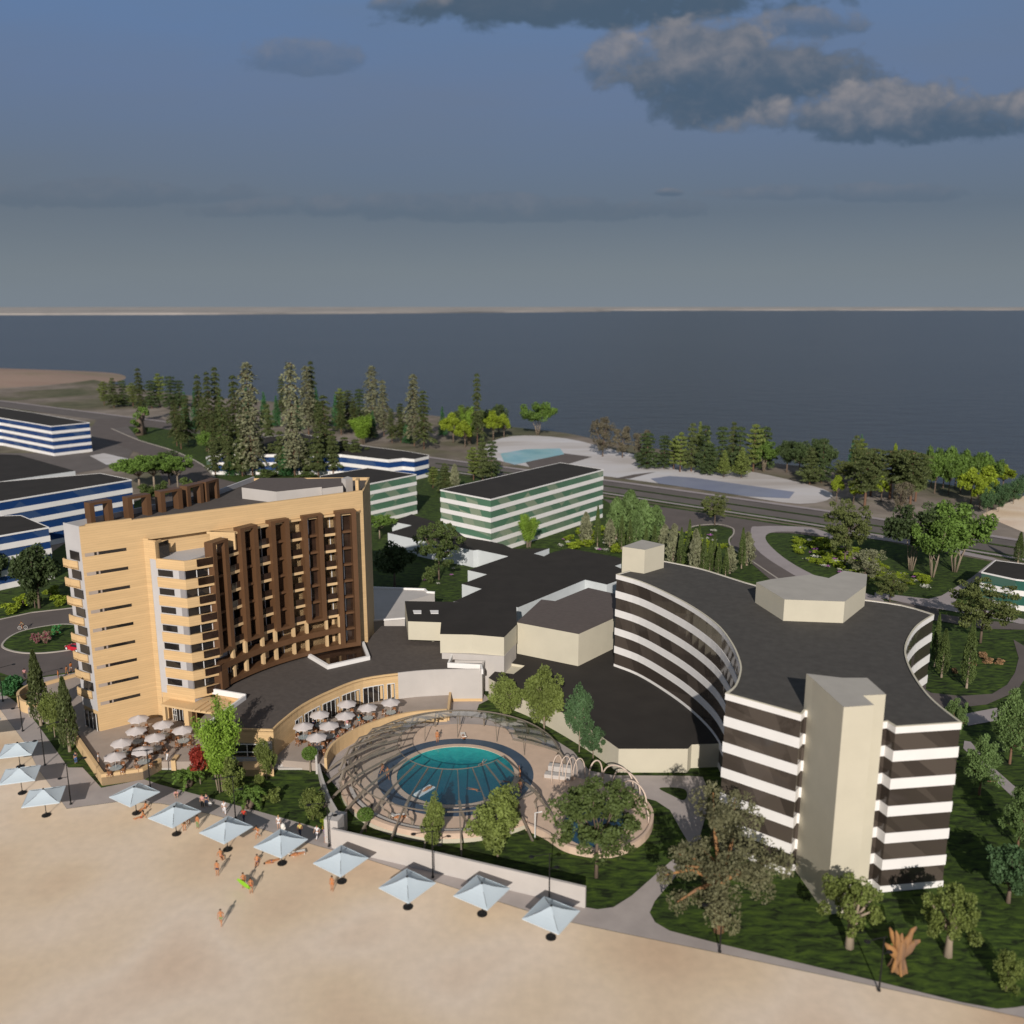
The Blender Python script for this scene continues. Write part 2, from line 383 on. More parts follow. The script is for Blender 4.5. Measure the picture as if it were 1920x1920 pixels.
struct('promenade', MB().cap(GL(prom_in) + prom_edge[::-1], .07), M['paving'])
# highway
h0, h1 = G(-300, 722), G(1905, 1022); hd = (Vector(h1) - Vector(h0)).normalized(); hn = Vector((-hd.y, hd.x))
def hpt(px_u, px_v): return Vector(G(px_u, px_v))
ax = [Vector(p) for p in GL([(-400, 706), (0, 757), (320, 799), (820, 869), (1150, 913), (1550, 971), (1905, 1027), (2150, 1070)])]
def hstrip(name, d0, d1, z, mt, k=0):
    q = [tuple(p) for p in ax[k:]]; a, b = offset(q, d0), offset(q, d1); return struct(name, MB().cap(a + b[::-1], z), M[mt])
hstrip('highway', -8.5, 7.0, .10, 'asphalt_far')
hstrip('pavement', 7.0, 9.5, .22, 'path')
hstrip('median', -1.6, -.2, .25, 'lawn', 3)
hstrip('verge', -13.5, -8.5, .12, 'lawn', 3)
hstrip('footpath', -12.2, -10.6, .2, 'path', 3)
# pale seaside resort ground and its empty pools beyond the highway
road('sandy_ground', [(905, 840), (960, 818), (1060, 822), (1180, 850), (1330, 872), (1450, 893), (1560, 925), (1500, 945), (1330, 920), (1150, 895), (950, 868)], 'whitesand', .06, sm=4)
road('shallow_pool', [(1220, 898), (1255, 893), (1300, 896), (1490, 923), (1480, 935), (1400, 931), (1235, 907)], 'shallow', .12)
road('shallow_pool', [(938, 851), (985, 843), (1050, 841), (1058, 852), (1000, 864), (965, 872), (945, 866)], 'shallow2', .12)
road('asphalt_patch', [(985, 867), (1055, 850), (1110, 857), (1040, 878), (1000, 884)], 'asphalt', .10)
road('asphalt_patch', [(1188, 890), (1230, 885), (1180, 898), (1150, 898)], 'asphalt', .10)
road('sandy_ground', [(1840, 965), (1920, 930), (2100, 940), (2150, 1010), (1935, 1005)], 'sand', .06)
# asphalt: court behind, lane round the teardrop lawn, loop on the left
road('car_park', [(1130, 936), (1317, 962), (1548, 998), (1560, 1010), (1480, 1000), (1415, 1000), (1412, 1020), (1440, 1045), (1540, 1100), (1640, 1126), (1760, 1136), (1760, 1150), (1600, 1170), (1470, 1110), (1395, 1045), (1368, 1020), (1375, 1002), (1372, 992), (1345, 985), (1300, 988), (1290, 1000), (1240, 990), (1160, 955)], 'asphalt', .126)
road('road', [(1600, 1130), (1700, 1140), (1780, 1155), (1850, 1165), (1930, 1172), (2050, 1190), (2050, 1215), (1920, 1182), (1840, 1180), (1760, 1165), (1640, 1160)], 'asphalt', .132)
road('road', [(1900, 1200), (1925, 1215), (1935, 1255), (1905, 1298), (1850, 1322), (1780, 1330), (1700, 1310), (1700, 1270), (1745, 1300), (1800, 1306), (1860, 1302), (1888, 1285), (1903, 1262), (1910, 1235)], 'asphalt', .11)
road('path', smooth([(1408, 992), (1418, 1030), (1470, 1068), (1540, 1104), (1640, 1130), (1650, 1122), (1560, 1094), (1490, 1060), (1450, 1030), (1435, 1008), (1455, 998), (1520, 1000), (1560, 1012), (1560, 1004), (1520, 990), (1455, 987), (1425, 988)], 4, True), 'path', .14)
road('path', [(1560, 1000), (1690, 1019), (1800, 1040), (1862, 1052), (1820, 1085), (1765, 1118), (1740, 1124), (1640, 1112), (1640, 1120), (1700, 1132), (1780, 1146), (1860, 1160), (1920, 1172), (1920, 1162), (1860, 1148), (1790, 1132), (1800, 1110), (1840, 1083), (1890, 1056), (1860, 1046), (1800, 1033), (1700, 1014), (1560, 994)], 'path', .13)
road('path', [(1808, 1390), (1820, 1392), (1862, 1440), (1930, 1500), (1930, 1525), (1880, 1478), (1840, 1440), (1806, 1404)], 'path', .10)
road('path', [(1808, 1340), (1870, 1328), (1930, 1318), (1930, 1345), (1870, 1352), (1815, 1362)], 'path', .12)
loop = [(-160, 1240), (-100, 1190), (0, 1163), (60, 1150), (140, 1141), (260, 1130), (300, 1160), (260, 1250), (145, 1259), (79, 1269), (40, 1276), (0, 1262), (-60, 1262)]
road('driveway', loop, 'asphalt', .10)
isl = smooth(GL([(2, 1212), (18, 1195), (50, 1182), (109, 1172), (150, 1174), (190, 1186), (185, 1206), (150, 1217), (100, 1225), (52, 1227), (18, 1222)]), 5, True)
struct('traffic_island', MB().prism(offset(ccw(isl), .35, True), .1, .2), M['lawn'])
k = MB(); k.wall(ccw(isl), .1, .24, .35, True); struct('kerb', k, M['kerb'])
k = MB(); k.wall(GL([(-100, 1190), (0, 1163), (60, 1150), (140, 1141), (200, 1135)])[::-1], .05, .2, -.35); struct('kerb', k, M['kerb'])
road('pavement', [(40, 1284), (50, 1276), (90, 1270), (150, 1261), (150, 1268), (90, 1279), (50, 1290)], 'path', .13)
k = MB(); k.wall(smooth(GL([(1290, 1000), (1300, 988), (1345, 984), (1372, 991), (1374, 1002), (1366, 1012), (1370, 1026), (1398, 1046), (1470, 1095)]), 4), .05, .2, .35); struct('kerb', k, M['kerb'])
# curving road on the left between the blue buildings and the conifer wood
road('road', [(300, 782), (182, 786), (165, 812), (230, 838), (290, 862), (305, 900), (280, 935), (260, 960), (430, 945), (480, 915), (455, 908), (420, 900), (401, 896), (378, 872), (325, 846), (260, 826), (208, 804), (240, 800), (330, 803)], 'asphalt', .118)
road('courtyard', [(150, 800), (240, 800), (262, 826), (240, 860), (190, 880), (60, 900), (0, 895), (0, 850), (170, 850)], 'asphalt_far', .08)
road('pale_patch', [(168, 855), (195, 850), (246, 862), (200, 872)], 'whitesand', .11)
k = MB(); k.wall(smooth(GL([(208, 804), (260, 826), (325, 846), (378, 872), (401, 896)]), 4), .05, .22, .5); struct('kerb', k, M['kerb'])
# courtyard paving around the pools, path to the low wing
road('pool_surround', [(600, 1440), (640, 1380), (700, 1352), (780, 1330), (840, 1300), (905, 1300), (918, 1312), (898, 1322), (893, 1336), (940, 1345), (1020, 1375), (1075, 1410), (1105, 1446), (1150, 1455), (1295, 1456), (1318, 1458), (1326, 1480), (1326, 1520), (1312, 1570), (1325, 1590), (1300, 1596), (1278, 1560), (1256, 1520), (1230, 1503), (1180, 1490), (1120, 1560), (960, 1540), (650, 1500)], 'paving', .10)
struct('lawn_patch', MB().cap(smooth(GL([(1236, 1480), (1262, 1478), (1284, 1482), (1288, 1494), (1280, 1502), (1262, 1494)]), 4, True), .13), M['lawn'])
# ================================================================ the hotel
FH = 2.72
hB, hE = (-58.3, 120.1), (-24.1, 145.1)
hA = (-61.4, 122.3)
hC = lerp(hB, hE, .19); hD = (-45.6, 122.8)
hotel = thing('hotel_tower', 'ten storey tan clad hotel slab with brown framed concave balcony front', 'hotel', (*hB, 0))
def part(mb, name, m, parent=None, s=False):
    par = parent or hotel
    root = par
    off = Vector((0, 0, 0))
    while root is not None: off += Vector(root.location); root = root.parent
    mb.shift(-off); return mb.build(name, M[m] if isinstance(m, str) else m, par, s)
K1, K2, K3 = (-48.2, 143.5), (-45.2, 157.5), (-25.0, 158.5)
ZT = 31.0
body = [hB, hE, K3, K2, K1, hA]
# front plane is left open between C and E below the upper band: the recess stands 1.2 m back
rec = lambda t: tuple(Vector(lerp(hB, hE, t)) + Vector((-(hE[1] - hB[1]), hE[0] - hB[0])).normalized() * 1.0)
core = [hB, hC, rec(.19), rec(.965), lerp(hB, hE, .965), hE, K3, K2, K1, hA]
part(MB().prism(core, 1.2, 27.9, top=False), 'wall', 'beige')
part(MB().prism(body, 27.9, 30.2, top=False, bottom=True), 'wall', 'beige')
part(MB().cap(offset(ccw(body), .3, True), 30.2), 'roof', 'roof_grey')
# parapets, stepped down in the middle of the front like the photo's
pb = MB(); pb.wall([hB, hE], 30.2, ZT, .45); part(pb, 'parapet', 'beige')
pb = MB(); pb.wall([K2, K1, hA, (hB[0] - .32, hB[1] + .22)], 30.2, 30.98, .3); part(pb, 'parapet', 'greywhite')
pb = MB(); pb.box(-25.1, 146.5, 30.2, .5, 2.4, 2.4, R(4)); part(pb, 'parapet', 'beige')
pb = MB(); pb.wall([lerp(hB, hE, .02), lerp(hB, hE, .16)], 31.002, 31.2, .5); part(pb, 'parapet', 'beige')
pb = MB(); pb.wall([(hE[0] + .001, hE[1] + .46), K3, K2], 30.2, 30.7, .3); part(pb, 'parapet', 'beige')
# slit windows of the left wing of the front, wrapped round the corner
nrm = Vector((hE[1] - hB[1], -(hE[0] - hB[0]))).normalized()
def onfront(t, d=0): q = Vector(lerp(hB, hE, t)) + nrm * d; return (q.x, q.y)
for k in range(9):
    z = 5.25 + k * 2.715
    m_ = MB(); m_.wall([onfront(.012, .02), onfront(.135, .02)], z - .2, z + .24, .1)
    w = part(m_, 'slit_window', 'glass_dark')
    m_ = MB(); m_.wall([onfront(.008, .03), onfront(.036, .03)], z - .23, z + .25, .1); m_.wall([onfront(.044, .035), onfront(.049, .035)], z - .23, z + .27, .1)
    part(m_, 'sill', 'terrace', w)
    # the end wall: white strip with a window and a tan balcony front per storey
    eA, eB = hA, lerp(hA, hB, .88)
# narrow end wall, a shallow angled face seen from its end
endn = Vector((-(hB[1] - hA[1]), (hB[0] - hA[0]))).normalized(); endn = -endn if endn.x > 0 else endn
def onend(t, d): q = Vector(lerp(hA, hB, t)) + endn * d; return (q.x, q.y)
m_ = MB(); m_.wall([onend(-.05, .02), onend(.98, .02)], 4.2, 31.05, .12); part(m_, 'end_wall', 'greywhite')
for k in range(8):
    z = 6.4 + k * 2.715
    m_ = MB(); m_.wall([onend(.28, .2), onend(.85, .2)], z + .75, z + 2.0, .06); part(m_, 'window', 'glass_dark')
    m_ = MB(); m_.wall([onend(-.18, .22), onend(-.12, .5), onend(.3, .5), onend(.72, .21)], z - .55, z + .62, .14); m_.prism([onend(-.18, .22), onend(-.12, .5), onend(.3, .5), onend(.72, .21)], z - .5, z - .3)
    part(m_, 'balcony', 'beige')
m_ = MB(); m_.wall([onend(.1, .2), onend(.9, .2)], 1.2, 3.7, .06); e = part(m_, 'end_door', 'glass_dark')
m_ = MB()
for t in (.1, .36, .62, .88): m_.wall([onend(t, .28), onend(t + .03, .28)], 1.2, 3.8, .05)
part(m_, 'frame', 'frame_white', e)
# ---- bay with wrap-round bands
pa, pm, pz = Vector((-42.6, 125)), Vector((-35.5, 135.8)), Vector((-25, 142.8))
def circ3(a, b, c):
    d = 2 * (a.x * (b.y - c.y) + b.x * (c.y - a.y) + c.x * (a.y - b.y))
    ux = ((a.length_squared) * (b.y - c.y) + b.length_squared * (c.y - a.y) + c.length_squared * (a.y - b.y)) / d
    uy = ((a.length_squared) * (c.x - b.x) + b.length_squared * (a.x - c.x) + c.length_squared * (b.x - a.x)) / d
    return Vector((ux, uy))
oc = circ3(pa, pm, pz); orad = (pa - oc).length
t0 = math.atan2(pa.y - oc.y, pa.x - oc.x); t1 = math.atan2(pz.y - oc.y, pz.x - oc.x)
if t1 > t0: t1 -= 2 * math.pi
if t0 - t1 > math.pi: t0, t1 = t0, t1 + 2 * math.pi
def arc(s, d=0.0):
    """point at fraction s of the balcony front, d metres towards the pools"""
    a = t0 + (t1 - t0) * s; q = oc + Vector((math.cos(a), math.sin(a))) * (orad - d); return (q.x, q.y)
def arcpath(s0, s1, d=0.0, n=8): return [arc(s0 + (s1 - s0) * i / n, d) for i in range(n + 1)]
Dr = arc(0, 0)
bayback = rec(.50)
baypoly = [hC, hD] + arcpath(0.0, .14, -1.7, 4) + [bayback, rec(.19)]
part(MB().prism(baypoly, 4.4, 25.3, top=False, bottom=True), 'bay_wall', 'greywhite')
part(MB().cap(baypoly, 25.32), 'bay_terrace', 'greywhite')
cd = Vector(hD) - Vector(hC); cn = Vector((cd.y, -cd.x)).normalized()
def onbay(t, d=0): q = Vector(lerp(hC, hD, t)) + cn * d; return (q.x, q.y)
m_ = MB(); m_.wall([onbay(0, .03), onbay(.13, .03)], 1.2, 28.2, .25); part(m_, 'bay_wall', 'beige')
m_ = MB(); m_.wall([onbay(.13, .02), onbay(.32, .02)], 25.3, 28.0, .25); m_.box(*onbay(.3, -.5), 25.3, .3, 1.4, 2.6, math.atan2(cd.y, cd.x)); part(m_, 'terrace_screen', 'beige')
m_ = MB(); m_.box(*onbay(.36, -1.3), 25.33, .1, 2.0, 2.3, math.atan2(cd.y, cd.x)); part(m_, 'terrace_door', 'glass_dark')
m_ = MB(); m_.wall([onbay(.14, .02), onbay(1, .02)], 1.2, 5.2, .2); part(m_, 'bay_wall', 'beige')
for k in range(8):
    zb = 24.05 - FH * k
    m_ = MB(); m_.wall([onbay(.30, .16), (hD[0] + .12, hD[1] - .16), arc(.0, .35), arc(.035, .2)], zb, zb + 1.42, .3)
    part(m_, 'spandrel', 'beige')
    m_ = MB(); m_.wall([tuple(Vector(lerp(hD, arc(0), .42)) + Vector((.36, -.36))), arc(.0, .48), arc(.035, .33)], zb + .42, zb + 1.44, .1); part(m_, 'balustrade', 'brownglass')
    if k < 7:
        zw = zb - 1.12
        m_ = MB(); m_.wall([onbay(.32, .05), onbay(.70, .05)], zw, zw + .92, .1); part(m_, 'window', 'glass_dark')
        m_ = MB(); m_.wall([onbay(.86, .06), onbay(1.0, .06)], zb - 1.30, zb, .1); part(m_, 'corner_panel', 'panel_grey')
        m_ = MB(); m_.wall([lerp(hD, arc(0, -.6), .03), lerp(hD, arc(0, -.6), .97)], zb - 1.30, zb, .06); w = part(m_, 'corner_window', 'glass_dark')
        m_ = MB()
        for t in (.48, .97): m_.wall([lerp(hD, arc(0, -.45), t), lerp(hD, arc(0, -.45), t + .03)], zb - 1.30, zb, .05)
        part(m_, 'mullion', 'frame_white', w)
# entrance under the bay
m_ = MB(); m_.wall([onbay(.42, .25), onbay(.84, .25)], 1.2, 3.9, .1); e = part(m_, 'entrance_glazing', 'glass_dark')
m_ = MB()
for t in (.42, .47, .52, .60, .68, .76, .80, .83): m_.wall([onbay(t, .33), onbay(t + .008, .33)], 1.2, 3.9, .05)
for z in (2.0, 2.8): m_.wall([onbay(.42, .33), onbay(.52, .33)], z, z + .06, .05); m_.wall([onbay(.76, .33), onbay(.84, .33)], z, z + .06, .05)
m_.tube([(*onbay(.36 + .02 * i, .5), 3.1 + 1.0 * math.sin(math.pi * i / 8)) for i in range(9)], .09, 5)
part(m_, 'frame', 'frame_white', e)
can = [onbay(.34, .1), onbay(.34, 2.0), onbay(1.15, 2.2), onbay(1.9, 2.0), onbay(1.9, -2.2), onbay(1.1, -2.4)]
part(MB().prism(can, 4.05, 4.35, bottom=True), 'porch_roof', 'beige_plain')
m_ = MB(); m_.box(*onbay(.98, 1.6), 1.2, .8, .8, 2.85, math.atan2(cd.y, cd.x)); part(m_, 'porch_pillar', 'beige_plain')
m_ = MB(); m_.box(*onbay(.38, 1.6), 1.2, .5, .5, 2.85, math.atan2(cd.y, cd.x)); part(m_, 'porch_pillar', 'beige_plain')
m_ = MB()
for i in range(4): m_.box(*onbay(1.25 + .14 * i, .9), 4.36, .18, 3.0, .22, math.atan2(cd.y, cd.x))
part(m_, 'pergola_beam', 'beige_plain')
# ---- concave balcony front
fins = [(.0, .125), (.222, .347), (.440, .565), (.655, .785), (.87, 1.0)]
gaps = [(.125, .222), (.347, .440), (.565, .655), (.785, .87)]
facpoly = arcpath(.222, 1.0, -1.8, 14) + [lerp(hB, hE, .985), rec(.96), rec(.46)]
part(MB().prism(facpoly, 5.4, 27.6, top=False), 'recessed_wall', 'brown_dark')
roofp = arcpath(.21, 1.0, -.1, 14) + [lerp(hB, hE, .99), lerp(hB, hE, .40)]
part(MB().prism(roofp, 27.55, 27.86, bottom=True), 'balcony_roof', 'beige_plain')
m_ = MB(); m_.wall([arc(.21, -.1), tuple(Vector(lerp(hB, hE, .415)))], 25.3, 27.86, .4); part(m_, 'terrace_wall', 'beige')
def fin(s0, s1, zb, zt, glassd=-.7):
    m_ = MB(); w = .030
    for a in (s0, s1 - w):
        m_.wall([arc(a, .55), arc(a + w / 2, .55), arc(a + w, .55)], zb, zt, 1.5)
    m_.wall(arcpath(s0, s1, .55, 4), zt, zt + .38, 1.5); m_.wall(arcpath(s0, s1, .55, 4), zb - .42, zb, 1.5)
    f = part(m_, 'fin_frame', 'brown')
    m_ = MB(); m_.wall(arcpath(s0 + w, s1 - w, -.9, 4), zb, zt if s0 > .1 else 25.3, .08); part(m_, 'glazing', 'brownglass', f)
    for k in range(10):
        z = 5.8 + FH * k
        if zb + .3 < z < zt - .5: m_ = MB(); m_.wall(arcpath(s0 + w, s1 - w, -.1, 4), z - .2, z + .16, .75); part(m_, 'floor_beam', 'brown', f)
    m_ = MB(); m_.wall([arc(s0 + w + .02, -.8), arc(s0 + w + .027, -.8)], zb, zt, .07); part(m_, 'mullion', 'frame_white', f)
    return f
for i, (s0, s1) in enumerate(fins): fin(s0, s1, 11.3 if i < 4 else 6.1, 27.1 if i == 0 else 28.0)
def balcony(s0, s1, z, tan=True):
    m_ = MB(); m_.wall(arcpath(s0, s1, -.15, 3), z - .42, z, 1.7)
    b = part(m_, 'balcony', 'beige_plain' if tan else 'brown')
    m_ = MB(); m_.wall(arcpath(s0 + .004, s1 - .004, -.2, 3), z, z + .95, .06); part(m_, 'balustrade', 'brownglass', b)
    m_ = MB(); m_.wall(arcpath(s0, s1, -1.72, 3), z + .02, z + 2.2, .05); part(m_, 'glazing', 'glass_dark', b)
    m_ = MB()
    for t in (.18, .42, .80): m_.wall([arc(s0 + (s1 - s0) * t, -1.62), arc(s0 + (s1 - s0) * (t + .05), -1.62)], z, z + 2.3, .07)
    part(m_, 'mullion', 'frame_white', b)
for (s0, s1) in gaps:
    for k in range(2, 8):
        balcony(s0, s1, 5.8 + FH * k)
# two lowest storeys: continuous brown bands carried on tan piers
m_ = MB(); m_.wall(arcpath(.0, .87, .45, 16), 5.9 + FH - .35, 5.9 + FH + .55, 2.0); part(m_, 'band', 'brown')
m_ = MB(); m_.wall(arcpath(-.01, 1.0, .45, 18), 5.55, 6.25, 2.0); part(m_, 'band', 'brown')
m_ = MB(); m_.wall(arcpath(0, .87, -1.76, 16), 6.2, 11.0, .05); part(m_, 'glazing', 'glass_dark')
m_ = MB()
for s in (.125, .222, .347, .440, .565, .655, .785, .87):
    m_.wall([arc(s - .008, .2), arc(s + .008, .2)], 6.2, 11.0, .6)
part(m_, 'pier', 'beige_plain')
m_ = MB(); m_.wall([arc(-.01, .7), arc(.045, .7)], 5.5, 8.3, 2.2); part(m_, 'band', 'brown')
m_ = MB()
for (s0, s1) in gaps: 
    m_.wall(arcpath(s0 + .055, s1 - .012, -1.6, 2), 6.2, 8.0, .06); m_.wall(arcpath(s0 + .055, s1 - .012, -1.6, 2), 9.1, 10.8, .06)
part(m_, 'blind', 'beige_plain')
m_ = MB()
for (s0, s1) in fins + gaps:
    for t in (.3, .7): m_.wall([arc(s0 + (s1 - s0) * t, -1.6), arc(s0 + (s1 - s0) * t + .004, -1.6)], 6.2, 10.9, .07)
part(m_, 'mullion', 'frame_white')
# ---- rooftop: penthouse, chimney, brown open frames along the back edge
zp0, zp1 = 30.2, 32.0
pen = GL([(453, 914), (518, 922), (603, 913), (604, 916), (643, 911), (640, 896), (576, 898), (570, 896), (488, 896)], zp1)
p = part(MB().prism(pen, zp0, zp1, top=False), 'penthouse', 'offwhite')
part(MB().cap(pen, zp1), 'roof', 'roof_brown', p)
part(MB().prism(GL([(640, 897), (648, 899), (661, 896), (652, 893)], 32.7), zp0, 32.7), 'chimney', 'offwhite')
for (u0, u1, vb, vt) in ((170, 212, 985, 950), (241, 284, 973, 935), (302, 342, 961, 921), (351, 381, 950, 912), (386, 410, 941, 900)):
    a, b = Vector(G(u0, vb, 30.2)), Vector(G(u1, vb - 8, 30.2)); d = (b - a).normalized(); n2 = Vector((-d.y, d.x))
    w = (b - a).length; m_ = MB(); rot = math.atan2(d.y, d.x)
    zt = 33.0
    for t in (.1, .9):
        q = a.lerp(b, t) + n2 * .5; m_.box(q.x, q.y, 30.2, w * .2, 1.5, zt - 30.2, rot)
    q = a.lerp(b, .5) + n2 * .5; m_.box(q.x, q.y, zt, w, 1.5, .35, rot)
    part(m_, 'roof_frame', 'brown')
# ================================================================ podium with the restaurant front
pin = smooth([(-31.6, 112.1), (-31.0, 114.9), (-29.3, 120.0), (-26.4, 124.7), (-22.4, 129.1), (-16.1, 131.5), (-11.5, 132.4), (-6.6, 132.6), (-4.6, 132.6)], 4)
podium = thing('podium_building', 'low curved restaurant wing with grey roof and tan window wall below the hotel', 'building', (-31.6, 112.1, 0))
ppoly = [(-40.7, 112.5)] + pin + [(-4.5, 135.8), (-9, 141), (-14, 153), (-23, 153), (-24.1, 147)] + arcpath(1, 0, -1.0, 12) + [(-43.5, 125.5), (-38.5, 122)]
part(MB().prism(ppoly, 0.05, 5.1, top=False), 'wall', 'beige', podium)
part(MB().cap(ppoly, 5.12), 'roof', 'roof_grey', podium)
m_ = MB(); m_.wall(pin, 4.95, 5.35, .25); part(m_, 'parapet', 'beige', podium); m_ = MB(); m_.wall([(-40.7, 112.5), (-31.6, 112.1)], 4.95, 5.35, .25); part(m_, 'parapet', 'beige', podium)
wp = sub(pin, .66, 1.0, 14); m_ = MB(); m_.wall(offset(wp, -.06), .6, 5.45, .2); m_.wall([wp[-1], (-4.3, 136)], .6, 5.45, .3); m_.wall([(-4.3, 136), (-9, 136.3)], 5.1, 5.5, .3); part(m_, 'white_wall', 'offwhite', podium)
m_ = MB(); m_.wall([(-38.3, 122.2), (-41.2, 112.2)], 4.8, 5.75, .3); m_.wall([(-43.9, 124.2), (-38.1, 122.1)], 5.1, 5.9, .25); part(m_, 'side_parapet', 'white', podium)
cuts = [(.155, .20), (.215, .30), (.315, .40), (.415, .50), (.515, .60), (.615, .645)]
for a, b in cuts:
    m_ = MB(); m_.wall(offset(sub(pin, a, b, 5), -.05), 1.25, 3.85, .1); w = part(m_, 'window', 'glass_dark', podium)
    m_ = MB(); nb = 4 if b - a > .05 else 2
    for i in range(nb + 1):
        t = a + (b - a) * i / nb; m_.wall(offset(sub(pin, t - .0009, t + .0009, 1), -.12), 1.25, 3.85, .04)
    m_.wall(offset(sub(pin, a, b, 5), -.12), 3.8, 3.9, .08)
    part(m_, 'frame', 'frame_white', w)
    m_ = MB(); m_.wall(offset(sub(pin, b - .014, b - .004, 1), -.075), 1.6, 3.7, .03); part(m_, 'curtain', 'beige_plain', w)
m_ = MB(); m_.wall([(-37.2, 112.25), (-33.2, 112.05)], 1.5, 3.3, .1); w = part(m_, 'window', 'glass_dark', podium)
m_ = MB()
for x in (-37.2, -35.2, -33.3): m_.box(x, 112.1, 1.5, .1, .12, 1.8)
m_.box(-35.2, 112.08, 2.1, 4, .12, .07); m_.box(-35.2, 112.08, 3.2, 4, .12, .1); part(m_, 'frame', 'frame_white', w)
part(MB().box(-35.2, 112.0, .9, 4.3, .5, .45), 'planter', 'greywhite', podium)
part(MB().box(-32.5, 111.95, 1.2, 1.3, .3, 2.5), 'pier', 'offwhite', podium)
# glazed courtyard cut in the podium roof
ct = GL([(577, 1229), (614, 1251), (694, 1233), (683, 1205)], 5.5)
m_ = MB(); m_.wall(ct[0:4], 5.1, 5.75, .45); part(m_, 'skylight_kerb', 'white', podium)
part(MB().cap([ct[0], ct[1], ct[2], ct[3]], 5.3), 'skylight', 'brownglass', podium)
# ================================================================ terraces, steps, low walls
lt = [(57, 1316), (84, 1284), (150, 1265), (260, 1250), (330, 1280), (420, 1310), (420, 1398), (376, 1400), (362, 1428), (327, 1428), (303, 1428), (268, 1447), (190, 1458), (140, 1383), (90, 1345), (52, 1330)]
ltz = GL(lt, 1.2)
struct('terrace', MB().prism(ltz, .03, 1.2), M['terrace'])
tw = thing('terrace_wall', 'low tan retaining wall round the left dining terrace', 'wall', (*ltz[12], 0))
m_ = MB(); path = GL([(303, 1428), (268, 1447), (190, 1458), (138, 1381)], 1.2); m_.wall(path[::-1], .03, 1.65, .45); part(m_, 'wall', 'beige_plain', tw)
m_ = MB(); m_.wall(offset(path[::-1], .47)[0:2], 1.2, 1.75, .05); part(m_, 'railing', 'black', tw)
tw = thing('terrace_wall', 'thin tan wall beside the driveway left of the hotel', 'wall', (*G(84, 1284), 0))
m_ = MB(); m_.wall(GL([(84, 1284), (150, 1265)], 1.2), .03, 1.7, -.4); part(m_, 'wall', 'beige_plain', tw)
tw = thing('planter_wall', 'round ended tan wall behind the left cypress', 'wall', (*G(45, 1312), 0))
m_ = MB(); m_.wall(smooth(GL([(75, 1322), (56, 1323), (42, 1318), (37, 1307), (45, 1298), (62, 1288)], 1.2), 4), .03, 1.9, .4); part(m_, 'wall', 'beige_plain', tw)
def steps(label, a, b, n, back, w0=.0, top=1.17):
    """flight rising from the line a-b towards its left"""
    a, b = Vector(a), Vector(b); d = (b - a).normalized(); q = Vector((-d.y, d.x)); th = thing('steps', label, 'steps', (a.x, a.y, 0)); h = top / n
    for i in range(n):
        m_ = MB(); p0 = a + q * (back * i / n); p1 = b + q * (back * i / n); p2 = b + q * back; p3 = a + q * back
        m_.prism([p0, p1, p2, p3], .05 if i == 0 else h * i, h * (i + 1)); part(m_, 'step', 'offwhite', th)
    return th
steps('short flight of pale steps below the left terrace', G(297, 1444), G(327, 1444), 4, 1.5)
m_ = MB(); q = G(331, 1438); tb = thing('step_wall', 'tan cheek wall beside the short terrace steps', 'wall', (*q, 0)); part(m_.box(*G(330, 1440), .04, .6, 1.6, 1.5), 'wall', 'beige_plain', tb)
rt_edge = smooth(GL([(608, 1432), (612, 1418), (626, 1400), (650, 1384), (680, 1369), (720, 1355), (760, 1345), (800, 1340), (838, 1338)], 1.2), 3)
rtp = [G(513, 1424, 1.2)] + rt_edge + [G(842, 1303, 1.2), (-16.0, 131.6)] + [tuple(p) for p in pin[::-1][12:]]
struct('terrace', MB().prism(rtp, .03, 1.2), M['terrace'])
tw = thing('terrace_wall', 'curved tan parapet between the right terrace and the pool', 'wall', (*rt_edge[0], 0))
m_ = MB(); m_.wall(rt_edge, .03, 2.0, -.35); m_.wall([rt_edge[-1], G(842, 1303, 1.2)], .03, 1.7, -.35); part(m_, 'wall', 'beige_plain', tw)
steps('wide flight of pale steps before the right terrace', G(507, 1444), G(606, 1444), 4, 1.8)
part(MB().prism(GL([(455, 1425), (513, 1424), (513, 1443), (455, 1443)], 1.0), .03, .98), 'planter_front', 'beige_plain', podium)
# ================================================================ the banded white and smoked glass building
ZR = 19.0
def strips(root, poly, z0, levels, glassm, whitem, inset=.07):
    """levels: list of (kind, height) from z0 upwards"""
    z = z0; pin_ = offset(ccw(poly), inset, True)
    for kd, h in levels:
        if kd == 'g': part(MB().prism(pin_, z, z + h, top=False), 'window_band', glassm, root)
        else:
            m_ = MB(); m_.wall(ccw(poly), z, z + h, inset + .06, True)
            part(m_, 'spandrel_band', whitem, root)
        z += h
    return z
def zr(px, z=ZR): return GL(px, z)
lc = smooth(zr([(1155, 1075), (1200, 1088), (1250, 1110), (1300, 1137), (1345, 1170), (1372, 1205), (1386, 1238), (1387, 1258), (1378, 1283), (1360, 1297)]), 4)
rc = smooth(zr([(1804, 1352), (1762, 1320), (1735, 1293), (1710, 1255), (1699, 1222), (1704, 1196), (1722, 1170), (1752, 1150)]), 4)
bc = smooth(zr([(1752, 1150), (1690, 1132), (1600, 1120), (1500, 1112), (1420, 1096), (1360, 1078), (1310, 1063), (1246, 1050)]), 3)
wpoly = lc + zr([(1503, 1337), (1510, 1329)]) + zr([(1655, 1351), (1664, 1350), (1680, 1360)]) + rc + bc[1:]
apart = thing('banded_building', 'six storey building with concave sides banded in white and smoked glass', 'building', (*wpoly[0], 0))
lev = [('w', .75)] + [('g', 1.92), ('w', 1.16)] * 5 + [('g', 1.92), ('w', .72)]
zt = strips(apart, wpoly, .02, lev, 'glass_brown', 'white')
